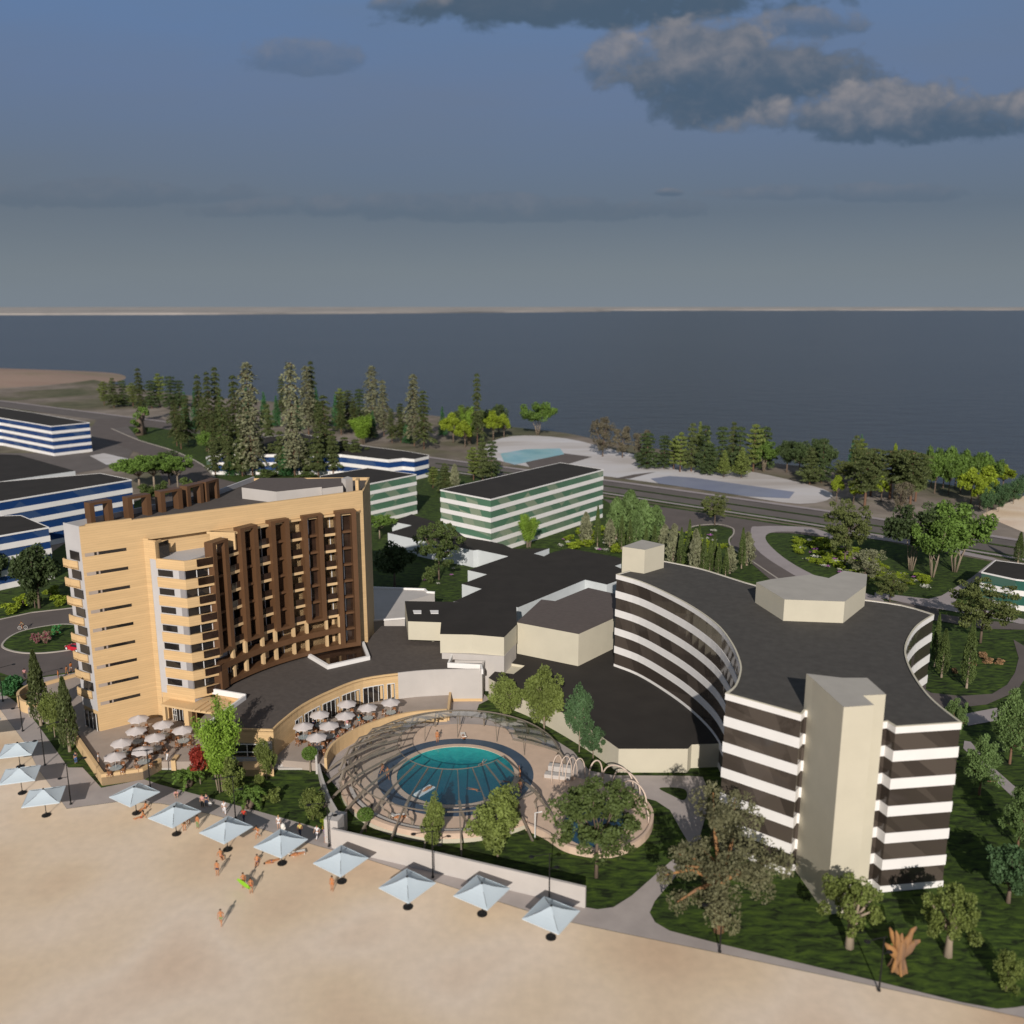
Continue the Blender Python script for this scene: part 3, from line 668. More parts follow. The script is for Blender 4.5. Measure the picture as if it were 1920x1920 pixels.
part(MB().cap(offset(ccw(wpoly), .12, True), zt - .10), 'roof', 'roof_dark', apart)
m_ = MB(); m_.wall(offset(ccw(wpoly), -.01, True), zt, zt + .07, .2, True); part(m_, 'coping', 'cream', apart)
def block(root, name, px, z0, z1, wallm, roofm=None):
    p = GL(px, z1); a = part(MB().prism(p, z0, z1, top=roofm is None), name, wallm, root)
    if roofm: part(MB().cap(p, z1 + .01), 'roof', roofm, a)
    return a
M['cream_top'] = mat('grey_capping', (.40, .375, .34), .85, .06, .4)
block(apart, 'stair_tower', [(1512, 1263), (1525, 1274), (1582, 1326), (1639, 1322), (1618, 1304), (1661, 1302), (1626, 1271), (1580, 1271)], .02, 22.6, 'cream', 'cream_top')
block(apart, 'lift_house', [(1167, 1025), (1209, 1031), (1246, 1021), (1204, 1012)], 15, 22.6, 'cream', 'cream_top')
block(apart, 'rooftop_plant_room', [(1418, 1092), (1471, 1124), (1584, 1128), (1624, 1098), (1626, 1077), (1582, 1070), (1554, 1084), (1520, 1077), (1446, 1086)], zt - .1, zt + 2.9, 'cream', 'cream_top')
# ================================================================ low wing with a curved cream wall
zl = 3.45
cw = smooth(GL([(916, 1271), (940, 1284), (985, 1301), (1030, 1323), (1070, 1345), (1105, 1366), (1135, 1386), (1160, 1404)], zl), 4)
lpoly = cw + GL([(1290, 1404), (1297, 1396), (1352, 1394), (1420, 1330), (1330, 1260), (1240, 1215), (1152, 1200), (1060, 1190), (968, 1219), (947, 1242), (984, 1248), (963, 1264), (928, 1259)], zl)
low = thing('low_wing', 'single storey wing with black roof and curved cream wall beside the pool', 'building', (*lpoly[0], 0))
part(MB().prism(lpoly, .02, zl, top=False), 'wall', 'cream', low)
part(MB().cap(lpoly, zl + .01), 'roof', 'roof_black', low)
part(MB().prism(GL([(946, 1243), (984, 1249), (963, 1265), (925, 1258)], 3.1), .02, 3.05), 'side_annex', 'cream', low)
# central hall with the brown roof
hall = thing('central_hall', 'cream walled hall with a flat brown roof in the middle of the resort', 'building', (*G(1085, 1242, 4), 0))
hp = GL([(968, 1167), (1015, 1124), (1041, 1127), (1103, 1102), (1156, 1114), (1156, 1157), (1085, 1189)], 8.9)
part(MB().prism(hp, .02, 8.9, top=False), 'wall', 'cream', hall); part(MB().cap(hp, 8.91), 'roof', 'roof_brown', hall)
# raised boxes beside it
box = thing('raised_pavilion', 'cream box with a black roof and two skylights standing on stub legs', 'building', (*G(765, 1198, 6), 0))
bp1 = GL([(759, 1127), (880, 1129), (968, 1130), (969, 1171), (945, 1195), (885, 1190), (825, 1189), (827, 1167), (765, 1165)], 9.2)
part(MB().prism(bp1, 6.0, 9.2, top=False, bottom=True), 'wall', 'cream', box); part(MB().cap(bp1, 9.21), 'roof', 'roof_black', box)
part(MB().prism(GL([(828, 1192), (945, 1198), (968, 1174), (968, 1140), (828, 1170)], 9.0), .05, 6.1), 'base_wall', 'offwhite', box)
for u in (777, 809): part(MB().prism(GL([(u - 3, 1144), (u + 13, 1144), (u + 13, 1150), (u - 1, 1150)], 9.3), 9.2, 9.3), 'skylight', 'white', box)
for u, v in ((776, 1198), (812, 1200), (836, 1222)): part(MB().box(*G(u, v - 3, 5.6), 5.1, .4, .4, 1.0), 'leg', 'cream', box)
pk = thing('light_well', 'white parapet of an open light well on the podium roof', 'wall', (*G(845, 1243, 5.2), 0))
m_ = MB(); m_.wall(GL([(850, 1226), (843, 1243), (903, 1246), (906, 1256)], 5.8), 5.1, 5.9, -.3); part(m_, 'wall', 'white', pk)
# long black roofed range behind
rng_ = thing('black_roofed_range', 'long low range with stepped pale walls and a black roof', 'building', (*G(850, 1125, 4), 0))
rp = [(850, 1128), (903, 1104), (866, 1095), (913, 1077), (877, 1069), (953, 1043), (896, 1031), (887, 1032), (866, 1027), (871, 1007), (919, 1015), (942, 1020), (962, 1029), (1030, 1028), (1001, 1038), (1020, 1043), (1031, 1037), (1067, 1028), (1165, 1046), (1165, 1057), (1153, 1061), (1170, 1068), (1190, 1085), (1155, 1090), (1138, 1096), (1097, 1087), (971, 1139), (960, 1135), (880, 1130)]
part(MB().prism(GL(rp, 4.2), .02, 4.2, top=False), 'wall', 'paleblue', rng_); part(MB().cap(GL(rp, 4.21), 4.21), 'roof', 'roof_black', rng_)
rng2 = thing('black_roofed_range', 'low pale annex with black roof right behind the hotel corner', 'building', (*G(735, 1000, 4), 0))
rp = [(727, 999), (800, 1016), (866, 1028), (872, 1008), (850, 990), (772, 964), (735, 978), (772, 985)]
part(MB().prism(GL(rp, 4.2), .02, 4.2, top=False), 'wall', 'paleblue', rng2); part(MB().cap(GL(rp, 4.21), 4.21), 'roof', 'roof_black', rng2)
flat = thing('flat_roofed_annex', 'flat pale roofed annex half in the shadow of the hotel', 'building', (*G(690, 1164, 4.6), 0))
fp = GL([(680, 1103), (795, 1107), (800, 1112), (815, 1113), (760, 1128), (759, 1160), (680, 1166)], 4.6)
part(MB().prism(fp, .02, 4.6), 'wall', 'offwhite', flat); m_ = MB(); m_.wall(fp[:4], 4.6, 4.95, .3); part(m_, 'parapet', 'white', flat); m_ = MB(); m_.wall([fp[5], fp[6]], 4.6, 4.9, .3); part(m_, 'parapet', 'white', flat)
# ================================================================ background blocks
def banded(name, label, px, zt_, glassm, n=4, wh=1.1, top=.35, roof='roof_black', base=0.0):
    poly = GL(px, zt_); b = thing(name, label, 'building', (*poly[0], 0))
    gh = (zt_ - base - .02 - top - n * wh) / n
    z = strips(b, poly, base + .02, [x for _ in range(n) for x in (('w', wh), ('g', gh))] + [('w', top)], glassm, 'white', .1)
    part(MB().cap(offset(ccw(poly), .25, True), z - .05), 'roof', roof, b); return b
banded('office_block', 'five storey green glass and white banded block right of the hotel', [(825, 918), (920, 936), (1132, 880), (1051, 867)], 14.2, 'glass_green', 5, 1.1)
banded('office_block', 'green glass and white banded block partly behind the hotel end', [(600, 892), (690, 877), (781, 889), (681, 909), (600, 925)], 11.9, 'glass_green', 4, 1.0)
banded('office_block', 'long blue banded block with stepped end behind the conifers', [(395, 852), (470, 822), (560, 812), (660, 832), (700, 838), (765, 846), (804, 853), (804, 855), (777, 861), (755, 859), (728, 862), (640, 852), (520, 852)], 7.5, 'glass_blue', 2, 1.3, 1.0)
banded('office_block', 'four storey blue banded block at the left edge near the highway', [(-120, 776), (0, 764), (60, 773), (168, 792), (96, 799), (0, 783)], 12.4, 'glass_blue', 4, 1.2)
banded('office_block', 'long four storey blue banded block reaching behind the hotel', [(-140, 922), (0, 903), (189, 887), (247, 899), (0, 940), (-140, 962)], 13.5, 'glass_blue', 4, 1.3)
banded('office_block', 'blue banded block nearest the hotel at the left edge', [(-140, 1000), (0, 967), (40, 966), (92, 988), (0, 1004), (-140, 1030)], 12.0, 'glass_blue', 4, 1.3)
lb = thing('low_hall', 'low pale hall with a broad black roof at the left edge', 'building', (*G(140, 905), 0))
lp = GL([(-140, 880), (0, 852), (35, 853), (141, 883), (0, 903), (-140, 925)], 5.5)
part(MB().prism(lp, .02, 5.5, top=False), 'wall', 'paleblue', lb); part(MB().cap(lp, 5.51), 'roof', 'roof_black', lb)
banded('pavilion', 'small two storey teal banded pavilion at the right edge', [(1840, 1072), (1866, 1050), (1960, 1062), (2010, 1090), (1960, 1092), (1905, 1086)], 6.5, 'glass_teal', 2, 1.1, .3)
banded('kiosk', 'tiny green glass and white kiosk among the conifers', [(386, 857), (402, 851), (428, 855), (424, 861), (398, 863)], 4.5, 'glass_green', 1, 1.2, 1.0, 'white')
# ================================================================ round pool, deck and glass canopy
PC = (-7.3, 108.9); ZD = .6
def disc_ring(r0, r1, z, n=72): 
    m_ = MB(); a = circle(PC, r0, n); b = circle(PC, r1, n)
    m_.add([(*p, z) for p in a] + [(*p, z) for p in b], [(i, (i + 1) % n, n + (i + 1) % n, n + i) for i in range(n)]); return m_
def wmat(name, c1, c2):
    m = mat(name, c1, .04, .1, .35, spec=.5, col2=c2, detail=4); N = m.node_tree.nodes; L = m.node_tree.links; b = N['Principled BSDF']
    tc = N.new('ShaderNodeTexCoord'); n = N.new('ShaderNodeTexNoise'); n.inputs['Scale'].default_value = 1.1; n.inputs['Detail'].default_value = 3
    L.new(tc.outputs['Object'], n.inputs['Vector']); bp = N.new('ShaderNodeBump'); bp.inputs['Strength'].default_value = .25; bp.inputs['Distance'].default_value = .2
    L.new(n.outputs['Fac'], bp.inputs['Height']); L.new(bp.outputs[0], b.inputs['Normal']); return m
M['poolwater'] = wmat('pool_water', (.004, .135, .165), (.008, .225, .24))
def pool_gradient(m):
    # water colour graded from dark near side to bright far side, caustic light painted in
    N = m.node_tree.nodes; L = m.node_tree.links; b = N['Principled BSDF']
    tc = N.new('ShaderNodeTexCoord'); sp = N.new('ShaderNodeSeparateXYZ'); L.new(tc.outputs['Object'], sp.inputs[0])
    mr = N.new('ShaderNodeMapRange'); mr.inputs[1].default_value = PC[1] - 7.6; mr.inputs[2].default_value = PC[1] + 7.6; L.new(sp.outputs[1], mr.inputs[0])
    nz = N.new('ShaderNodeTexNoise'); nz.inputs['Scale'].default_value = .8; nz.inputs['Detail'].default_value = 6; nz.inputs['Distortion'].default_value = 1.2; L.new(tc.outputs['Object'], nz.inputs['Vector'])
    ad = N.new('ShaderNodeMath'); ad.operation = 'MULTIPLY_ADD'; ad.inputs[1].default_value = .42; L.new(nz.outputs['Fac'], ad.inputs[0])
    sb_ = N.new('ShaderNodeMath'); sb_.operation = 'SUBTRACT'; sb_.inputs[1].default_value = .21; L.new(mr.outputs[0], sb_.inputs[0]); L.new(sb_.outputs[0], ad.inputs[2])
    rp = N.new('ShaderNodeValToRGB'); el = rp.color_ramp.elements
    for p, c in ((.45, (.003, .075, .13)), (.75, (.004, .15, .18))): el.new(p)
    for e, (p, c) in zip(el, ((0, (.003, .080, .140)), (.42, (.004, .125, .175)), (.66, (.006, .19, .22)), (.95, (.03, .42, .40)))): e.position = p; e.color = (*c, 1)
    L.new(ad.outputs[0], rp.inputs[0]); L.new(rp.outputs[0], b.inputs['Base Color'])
pool_gradient(M['poolwater'])
M['kidwater'] = wmat('small_pool_water', (.012, .05, .10), (.02, .09, .15))
lobe = smooth([(PC[0] + 13.2, 109.5), (8.2, 108.2), (11.5, 106.5), (15.2, 103.5), (16.6, 99.5), (15.0, 94.6), (11.0, 91.6), (6.6, 92.4), (4.0, 95.2), (1.8, 97.0)], 5)
outer = circle(PC, 14.8, 60, -48, -358 + 0)
outer = [(PC[0] + 14.8 * math.cos(R(a)), PC[1] + 14.8 * math.sin(R(a))) for a in np.linspace(8, 308, 70)]
deck = outer + lobe[::-1]
m_ = MB(); m_.prism(deck, .03, ZD, top=False); o = struct('pool_deck', m_, M['cream'])
dk = MB(); dk.cap(deck, ZD); struct('pool_deck', dk, M['deck'])
struct('pool_band', disc_ring(8.35, 10.1, ZD + .012), M['navy'])
struct('pool_rim', disc_ring(7.6, 8.35, ZD + .10), M['deck'])
m_ = MB(); m_.wall(circle(PC, 8.35, 72), ZD, ZD + .10, .02, True); m_.wall(circle(PC, 7.6, 72), ZD - .2, ZD + .1, -.02, True); struct('pool_rim', m_, M['deck'])
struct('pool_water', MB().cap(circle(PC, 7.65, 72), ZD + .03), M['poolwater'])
bench = thing('deck_wall', 'pale curved bench wall edging the front of the pool deck', 'wall', (PC[0], PC[1] - 14, 0))
fr = [(PC[0] + 14.75 * math.cos(R(a)), PC[1] + 14.75 * math.sin(R(a))) for a in np.linspace(196, 308, 40)]
m_ = MB(); m_.wall(fr, .05, 1.25, .5); part(m_, 'wall', 'deck', bench)
m_ = MB(); m_.wall(offset(fr, 1.0), ZD, .95, .45); part(m_, 'seat', 'offwhite', bench)
kw = thing('deck_wall', 'pale curved wall round the small pool terrace', 'wall', (11, 91.6, 0))
m_ = MB(); m_.wall(lobe[12:], .05, .95, .35); part(m_, 'wall', 'deck', kw)
kp = smooth(GL([(1055, 1560), (1062, 1530), (1090, 1505), (1130, 1500), (1162, 1515), (1172, 1545), (1160, 1575), (1120, 1590), (1080, 1582)], ZD), 5, True)
struct('pool_water', MB().cap(kp, ZD + .03), M['kidwater'])
m_ = MB(); m_.wall(ccw(kp), ZD, ZD + .09, -.45, True); struct('pool_rim', m_, M['deck'])
bl = thing('bench', 'two pale stepped benches beside the white arches', 'bench', (*G(1045, 1460, ZD), ZD))
for (u, v, w, h) in ((1050, 1447, 3.0, .9), (1046, 1458, 3.4, .5)):
    x, y = G(u, v, ZD); part(MB().box(x, y, ZD, w, .9, h, R(-14)), 'seat', 'offwhite', bl)
# canopy
cover = thing('pool_canopy', 'ring shaped glass canopy on curved taupe ribs round the pool', 'canopy', (*PC, 0))
RI, RO, ZI, ZO = 7.4, 13.6, 5.3, 3.25
A0, A1 = 6.0, 318.0
M['canopyglass'] = clear_glass('canopy_glass', (.84, .89, .92), .015, .02)
def cp(a, r, z): return (PC[0] + r * math.cos(R(a)), PC[1] + r * math.sin(R(a)), z)
n = 104; vs = []; prof = [(RI, ZI), (9.5, 4.75), (11.6, 4.05), (RO, ZO)]
for i in range(n + 1):
    a = A0 + (A1 - A0) * i / n
    for r, z in prof: vs.append(cp(a, r, z))
k = len(prof)
part(MB().add(vs, [(i * k + j, (i + 1) * k + j, (i + 1) * k + j + 1, i * k + j + 1) for i in range(n) for j in range(k - 1)]), 'glass_roof', 'canopyglass', cover)
m_ = MB(); m_.tube([cp(A0 + (A1 - A0) * i / n, RO, ZO + .05) for i in range(n + 1)], .09, 6); m_.tube([cp(A0 + (A1 - A0) * i / n, RI, ZI + .02) for i in range(n + 1)], .05, 6); part(m_, 'rim_tube', 'rib', cover)
def flat_rib(m_, pts, w, h):
    """rectangular section rib along pts (3D), width w across, depth h"""
    P = [Vector(p) for p in pts]; vs = []
    for i, p in enumerate(P):
        d = (P[min(i + 1, len(P) - 1)] - P[max(0, i - 1)]).normalized(); s_ = d.cross(Vector((0, 0, 1)))
        s_ = s_.normalized() if s_.length > 1e-4 else Vector((1, 0, 0)); u_ = s_.cross(d).normalized()
        for a, b in ((-1, -1), (1, -1), (1, 1), (-1, 1)): vs.append(p + s_ * a * w / 2 + u_ * b * h / 2)
    fs = [(0, 3, 2, 1), tuple(4 * (len(P) - 1) + q for q in range(4))]
    for i in range(len(P) - 1):
        for q in range(4): fs.append((4 * i + q, 4 * i + (q + 1) % 4, 4 * i + 4 + (q + 1) % 4, 4 * i + 4 + q))
    m_.add(vs, fs)
NR = 22
for i in range(NR + 1):
    a = A0 + (A1 - A0) * i / NR
    m_ = MB(); front = 165 < a < 322
    flat_rib(m_, [cp(a, RI, ZI - .12), cp(a, 9.5, 4.6), cp(a, 11.6, 3.9), cp(a, RO, 3.1)], .085, .25)
    if front:   # long raking strut to the ground outside the deck, and an S-shaped inner leg
        flat_rib(m_, [cp(a, RO, 3.1), cp(a, 15.6, 1.7), cp(a, 17.4, .05)], .16, .26)
        q = [cp(a + d, r, z) for d, r, z in ((0, 12.0, 3.75), (.6, 13.2, 3.35), (1.6, 13.9, 2.9), (2.6, 13.8, 2.35), (3.2, 13.2, 1.8), (3.4, 12.9, 1.3), (3.2, 13.2, .62))]
        flat_rib(m_, [tuple(p) for p in smooth3(q, 3)] if 'smooth3' in globals() else q, .32, .13)
    else:
        flat_rib(m_, [cp(a, RO, 3.1), cp(a, 14.3, 2.0), cp(a, 14.5, .1)], .16, .24)
    part(m_, 'rib', 'rib', cover)
for a in (60, 92, 118, 140, 30):
    m_ = MB(); m_.tube([cp(a, 10.4, ZD), cp(a, 10.0, 4.5)], .05, 6); part(m_, 'post', 'rib', cover)
# dense crossing ribs of the enclosed left end
for i in range(5):
    a = 150 + i * 12; m_ = MB()
    q = [cp(a, 14.4, .6), cp(a - 1, 14.9, 2.0), cp(a - 3, 14.2, 3.2), cp(a - 6, 12.6, 3.75), cp(a - 10, 10.6, 4.4), cp(a - 13, 9.0, 4.8)]
    flat_rib(m_, q, .40, .16); part(m_, 'rib', 'rib', cover)
low_screen = thing('garden_wall', 'grey curved side wall left of the pool ending in a round fin', 'wall', (*G(600, 1450), 0))
sw = smooth(GL([(596, 1452), (600, 1470), (608, 1495), (618, 1520), (632, 1545)]), 4)
m_ = MB(); m_.wall(sw, .04, 1.5, .3); m_.wall([sw[0], G(599, 1443)], .04, 2.6, .25); part(m_, 'wall', 'offwhite', low_screen)
wl = thing('garden_wall', 'long white wall between the pool garden and the promenade', 'wall', (*G(620, 1590), 0))
m_ = MB(); m_.wall(GL([(622, 1591), (1097, 1704)]), .03, 2.45, .3); part(m_, 'wall', 'offwhite', wl)
gp = thing('gate_pier', 'white block pier at the left end of the long garden wall', 'wall', (*G(620, 1585), 0))
part(MB().box(*G(628, 1576), .03, 1.7, 1.6, 3.0, R(-16)), 'pier', 'offwhite', gp)
part(MB().box(*G(636, 1560), .03, 1.4, 1.6, 2.2, R(-16)), 'pier', 'offwhite', gp)
# white hoops over the small pool terrace
arches = [((1034, 1470), (1055, 1460), 1416), ((1048, 1468), (1072, 1458), 1418), ((1060, 1466), (1082, 1456), 1420), ((1074, 1463), (1097, 1458), 1422), ((1104, 1464), (1129, 1456), 1426), ((1130, 1462), (1187, 1480), 1436),
          ((1150, 1468), (1200, 1492), 1447), ((1165, 1488), (1212, 1512), 1466), ((1175, 1512), (1216, 1545), 1490)]
words = ['first', 'second', 'third', 'fourth', 'fifth', 'sixth', 'seventh', 'eighth', 'ninth', 'tenth', 'eleventh', 'twelfth', 'thirteenth', 'fourteenth', 'fifteenth', 'sixteenth']
for i, (p, q, vt) in enumerate(arches):
    a, b = Vector(G(*p, ZD)), Vector(G(*q, ZD)); mid = (a + b) / 2; h = max(2.2, ztop(vt, mid.x, mid.y) - ZD); loc = (a.x, a.y, 0)
    t_ = thing('white_arch', 'tall white hoop over the small pool terrace, %s from the left' % words[i], 'arch', loc, 0, 'hoops beside the small pool')
    pts = [(a.x + (b.x - a.x) * (.5 - .5 * math.cos(math.pi * s)), a.y + (b.y - a.y) * (.5 - .5 * math.cos(math.pi * s)), ZD + h * math.sin(math.pi * s) ** .75) for s in np.linspace(0, 1, 17)]
    part(MB().tube(pts, (.065 if i < 4 else .10), 8), 'hoop', 'arch', t_, True)
sh = thing('deck_shower', 'thin white gate shaped post at the corner of the pool deck', 'shower', (*G(1003, 1570, ZD), ZD))
x, y = G(1003, 1570, ZD); part(MB().tube([(x, y, ZD), (x, y, ZD + 3.1), (x + .8, y + .25, ZD + 3.1)], .07, 6), 'post', 'frame_white', sh)
# ================================================================ trees
rng = np.random.default_rng(7)
def leaf_mesh(name, pts, size, mats, seed=0, aspect=1.5, up=0.0, mid=None, zs=1.0):
    r = np.random.default_rng(seed); n = len(pts); pts = np.asarray(pts, float)
    size = np.broadcast_to(np.asarray(size, float), (n,)) * r.uniform(.65, 1.35, n)
    a = r.normal(size=(n, 3)); a[:, 2] = a[:, 2] * (1 - up) + up * 2.2; a /= np.linalg.norm(a, axis=1, keepdims=True)
    b = r.normal(size=(n, 3)); b -= a * (a * b).sum(1, keepdims=True); b /= np.linalg.norm(b, axis=1, keepdims=True)
    A = a * (size * aspect / 2)[:, None]; B = b * (size / 2)[:, None]
    A[:, 2] *= zs; B[:, 2] *= zs
    v = np.empty((n, 4, 3)); v[:, 0] = pts - A; v[:, 1] = pts + B * .9; v[:, 2] = pts + A; v[:, 3] = pts - B * .9
    me = bpy.data.meshes.new(name); me.vertices.add(4 * n); me.vertices.foreach_set('co', v.ravel())
    me.loops.add(4 * n); me.loops.foreach_set('vertex_index', np.arange(4 * n, dtype=np.int32))
    me.polygons.add(n); me.polygons.foreach_set('loop_start', np.arange(0, 4 * n, 4, dtype=np.int32))
    try: me.polygons.foreach_set('loop_total', np.full(n, 4, dtype=np.int32))
    except Exception: pass
    for m in mats: me.materials.append(m)
    if mid is not None: me.polygons.foreach_set('material_index', np.asarray(mid, dtype=np.int32))
    me.update(); me.validate(); return me
def clumps(r, n, c, rad, lo=None):
    out = []
    while len(out) < n:
        p = r.uniform(-1, 1, 3)
        d = np.linalg.norm(p)
        if d > 1 or d < .35: continue
        q = np.array(c) + p * np.array(rad) * r.uniform(.72, 1.12)
        if lo is not None and q[2] < lo: continue
        out.append(q)
    return np.array(out)
def fill(r, cs, n, rc, flat=.8):
    P = []
    for c in cs:
        k = rc * r.uniform(.65, 1.25); m = int(n / len(cs) * r.uniform(.7, 1.3))
        d = r.normal(size=(m, 3)); d /= np.linalg.norm(d, axis=1, keepdims=True); d *= (k * r.uniform(.35, 1.08, m) ** .6)[:, None]
        d[:, 2] *= flat; P.append(c + d)
    return np.concatenate(P)
def limbs(m_, r, cs, zt, rt, n=12, bend=.1, lean=(0, 0)):
    m_.tube([(0, 0, -.02), (lean[0] * .4, lean[1] * .4, zt * .5), (lean[0], lean[1], zt)], [rt * 1.35, rt, rt * .8], 7)
    idx = r.choice(len(cs), min(n, len(cs)), replace=False)
    for i in idx:
        c = cs[i]; mid_ = np.array([lean[0], lean[1], zt]) * .5 + c * .5 + r.normal(size=3) * bend * .3
        m_.tube([(lean[0], lean[1], zt * .92), tuple(mid_), tuple(c)], [rt * .6, rt * .38, rt * .14], 5)
PROTO = {}
ASP = dict(tall_pine=.22, tall_pale=.2, tall_pine_b=.22, tall_pale_b=.2, pine_dark_b=.75, pine_dark_c=.75, fir=.34, pine=.7, pine_dark=.75, parasol_pine=.65, wispy_pine=.6, cypress=.26, cypress_green=.2, column_pale=.4, poplar=.5, topiary=.64, bamboo=.6, young=.85, young_green=.6, red=.65, shrub_tall=.75)
def proto(kind, leaf, bark, crown_pts, size, trunk, aspect=1.5, up=0., seed=0, mid=None):
    """hidden-from-nothing prototype data: (crown mesh, trunk mesh)"""
    ml = [M['leaf_' + l] for l in (leaf if isinstance(leaf, (list, tuple)) else [leaf])]
    PROTO[kind] = (leaf_mesh('crown', crown_pts, size, ml, seed, aspect, up, mid, ASP.get(kind, 1.0)), trunk.mesh('trunk', M[bark], True) if trunk and trunk.v else None)
def mk_broad(kind, leaf, bark, seed, n=3200, nc=26, c=(0, 0, .64), rad=(.40, .40, .30), rc=.13, size=.05, zt=.36, rt=.022, flat=.85, lo=.25, stems=1):
    r = np.random.default_rng(seed); cs = clumps(r, nc, c, rad, lo); P = fill(r, cs, n, rc, flat); m_ = MB()
    if stems == 1: limbs(m_, r, cs, zt, rt)
    else:
        for s in range(stems):
            a = 2 * math.pi * s / stems + r.uniform(-.3, .3); c_ = cs[r.integers(len(cs))]
            m_.tube([(.02 * math.cos(a), .02 * math.sin(a), -.02), (.07 * math.cos(a), .07 * math.sin(a), zt * .7), (c_[0] * .6, c_[1] * .6, max(zt, c_[2]))], [rt, rt * .7, rt * .3], 5)
    proto(kind, leaf, bark, P, size, m_, seed=seed)
mk_broad('broad', 'mid', 'bark', 1, n=5000, nc=34, size=.04)
mk_broad('broad_dark', 'dark', 'bark', 2, n=5000, nc=34, size=.04)
mk_broad('broad_fresh', 'fresh', 'bark', 3, nc=34, rad=(.44, .44, .30))
mk_broad('broad_yellow', 'yellow', 'bark', 4, nc=22, rc=.12)
mk_broad('young', 'khaki', 'bark_pale', 5, n=8000, nc=60, c=(0, 0, .56), rad=(.43, .43, .43), rc=.125, size=.036, zt=.5, rt=.018, lo=.14)
mk_broad('young_green', 'blue', 'bark_pale', 6, n=5600, nc=44, c=(0, 0, .60), rad=(.42, .42, .40), rc=.12, size=.038, zt=.5, rt=.016, lo=.18)
mk_broad('airy', 'olive', 'bark', 7, n=8500, nc=95, c=(0, 0, .58), rad=(.48, .48, .42), rc=.082, size=.022, zt=.42, rt=.016, flat=.5, lo=.18)
mk_broad('airy_green', 'mid', 'bark', 8, n=9000, nc=95, c=(0, 0, .58), rad=(.48, .48, .42), rc=.082, size=.022, zt=.42, rt=.016, flat=.5, lo=.2)
mk_broad('olive', 'khaki', 'bark_pale', 9, n=6000, nc=36, c=(0, 0, .60), rad=(.46, .46, .40), rc=.095, size=.028, zt=.34, rt=.055, lo=.24)
mk_broad('great_olive', ['greyolive'], 'bark_orange', 10, n=15000, nc=64, c=(0, 0, .54), rad=(.48, .48, .48), rc=.078, size=.015, zt=.40, rt=.034, lo=.05, flat=1.0)
mk_broad('red', 'red', 'bark_pale', 11, n=2400, nc=22, c=(0, 0, .60), rad=(.36, .36, .36), rc=.14, size=.06, zt=.3, rt=.02, lo=.24)
mk_broad('vase', 'fresh', 'bark_pale', 12, n=4600, nc=44, c=(0, 0, .70), rad=(.47, .47, .25), rc=.11, size=.035, zt=.34, rt=.012, lo=.44, stems=7)
mk_broad('vase_dark', 'dark', 'bark_pale', 13, n=4200, nc=40, c=(0, 0, .70), rad=(.47, .47, .25), rc=.11, size=.035, zt=.34, rt=.012, lo=.44, stems=6)
mk_broad('greybush', 'grey', 'bark', 14, n=4200, nc=40, c=(0, 0, .58), rad=(.42, .42, .40), rc=.1, size=.026, zt=.25, rt=.02, lo=.12)
mk_broad('umbrella', 'fresh', 'bark_pale', 15, n=6500, nc=44, c=(0, 0, .74), rad=(.46, .46, .22), rc=.105, size=.034, zt=.42, rt=.02, flat=.7, lo=.5)
mk_broad('round_pale', 'pale', 'bark', 16, n=4200, nc=60, c=(0, 0, .50), rad=(.45, .45, .46), rc=.09, size=.028, zt=.3, rt=.02, lo=.04)
mk_broad('pine_round', 'sage', 'bark_red', 17, n=8000, nc=60, c=(0, 0, .57), rad=(.41, .41, .43), rc=.105, size=.026, zt=.3, rt=.024, lo=.12, flat=.9)
mk_broad('old_fig', 'blue', 'bark', 18, n=6000, nc=34, c=(0, 0, .62), rad=(.46, .46, .36), rc=.12, size=.036, zt=.30, rt=.035, lo=.2)
def mk_bush(kind, leaf, seed, n=1500, nc=18, rc=.15, size=.07, mid=None, flat=.9):
    r = np.random.default_rng(seed); cs = clumps(r, nc, (0, 0, .42), (.38, .38, .46), .06); P = fill(r, cs, n, rc, flat); P[:, 2] = np.abs(P[:, 2])
    proto(kind, leaf, 'bark', P, size, MB().tube([(0, 0, -.02), (0, 0, .4)], [.04, .02], 5), seed=seed, mid=None if mid is None else (r.random(len(P)) < mid).astype(int))
mk_bush('bush', 'mid', 21); mk_bush('bush_dark', 'dark', 22); mk_bush('bush_yellow', 'yellow', 23, n=900, nc=14); mk_bush('bush_khaki', 'khaki', 24)
mk_bush('bush_emerald', 'emerald', 25, n=2200, nc=26); mk_bush('bush_pink', ['pale', 'pink'], 26, mid=.55); mk_bush('bush_mint', ['mint', 'red'], 27, mid=.15); mk_bush('bush_pale', 'pale', 28)
mk_bush('shrub_tall', 'khaki', 29, n=5200, nc=40, rc=.12, size=.038)
mk_bush('bush_straw', 'straw', 30, n=1200, nc=12)
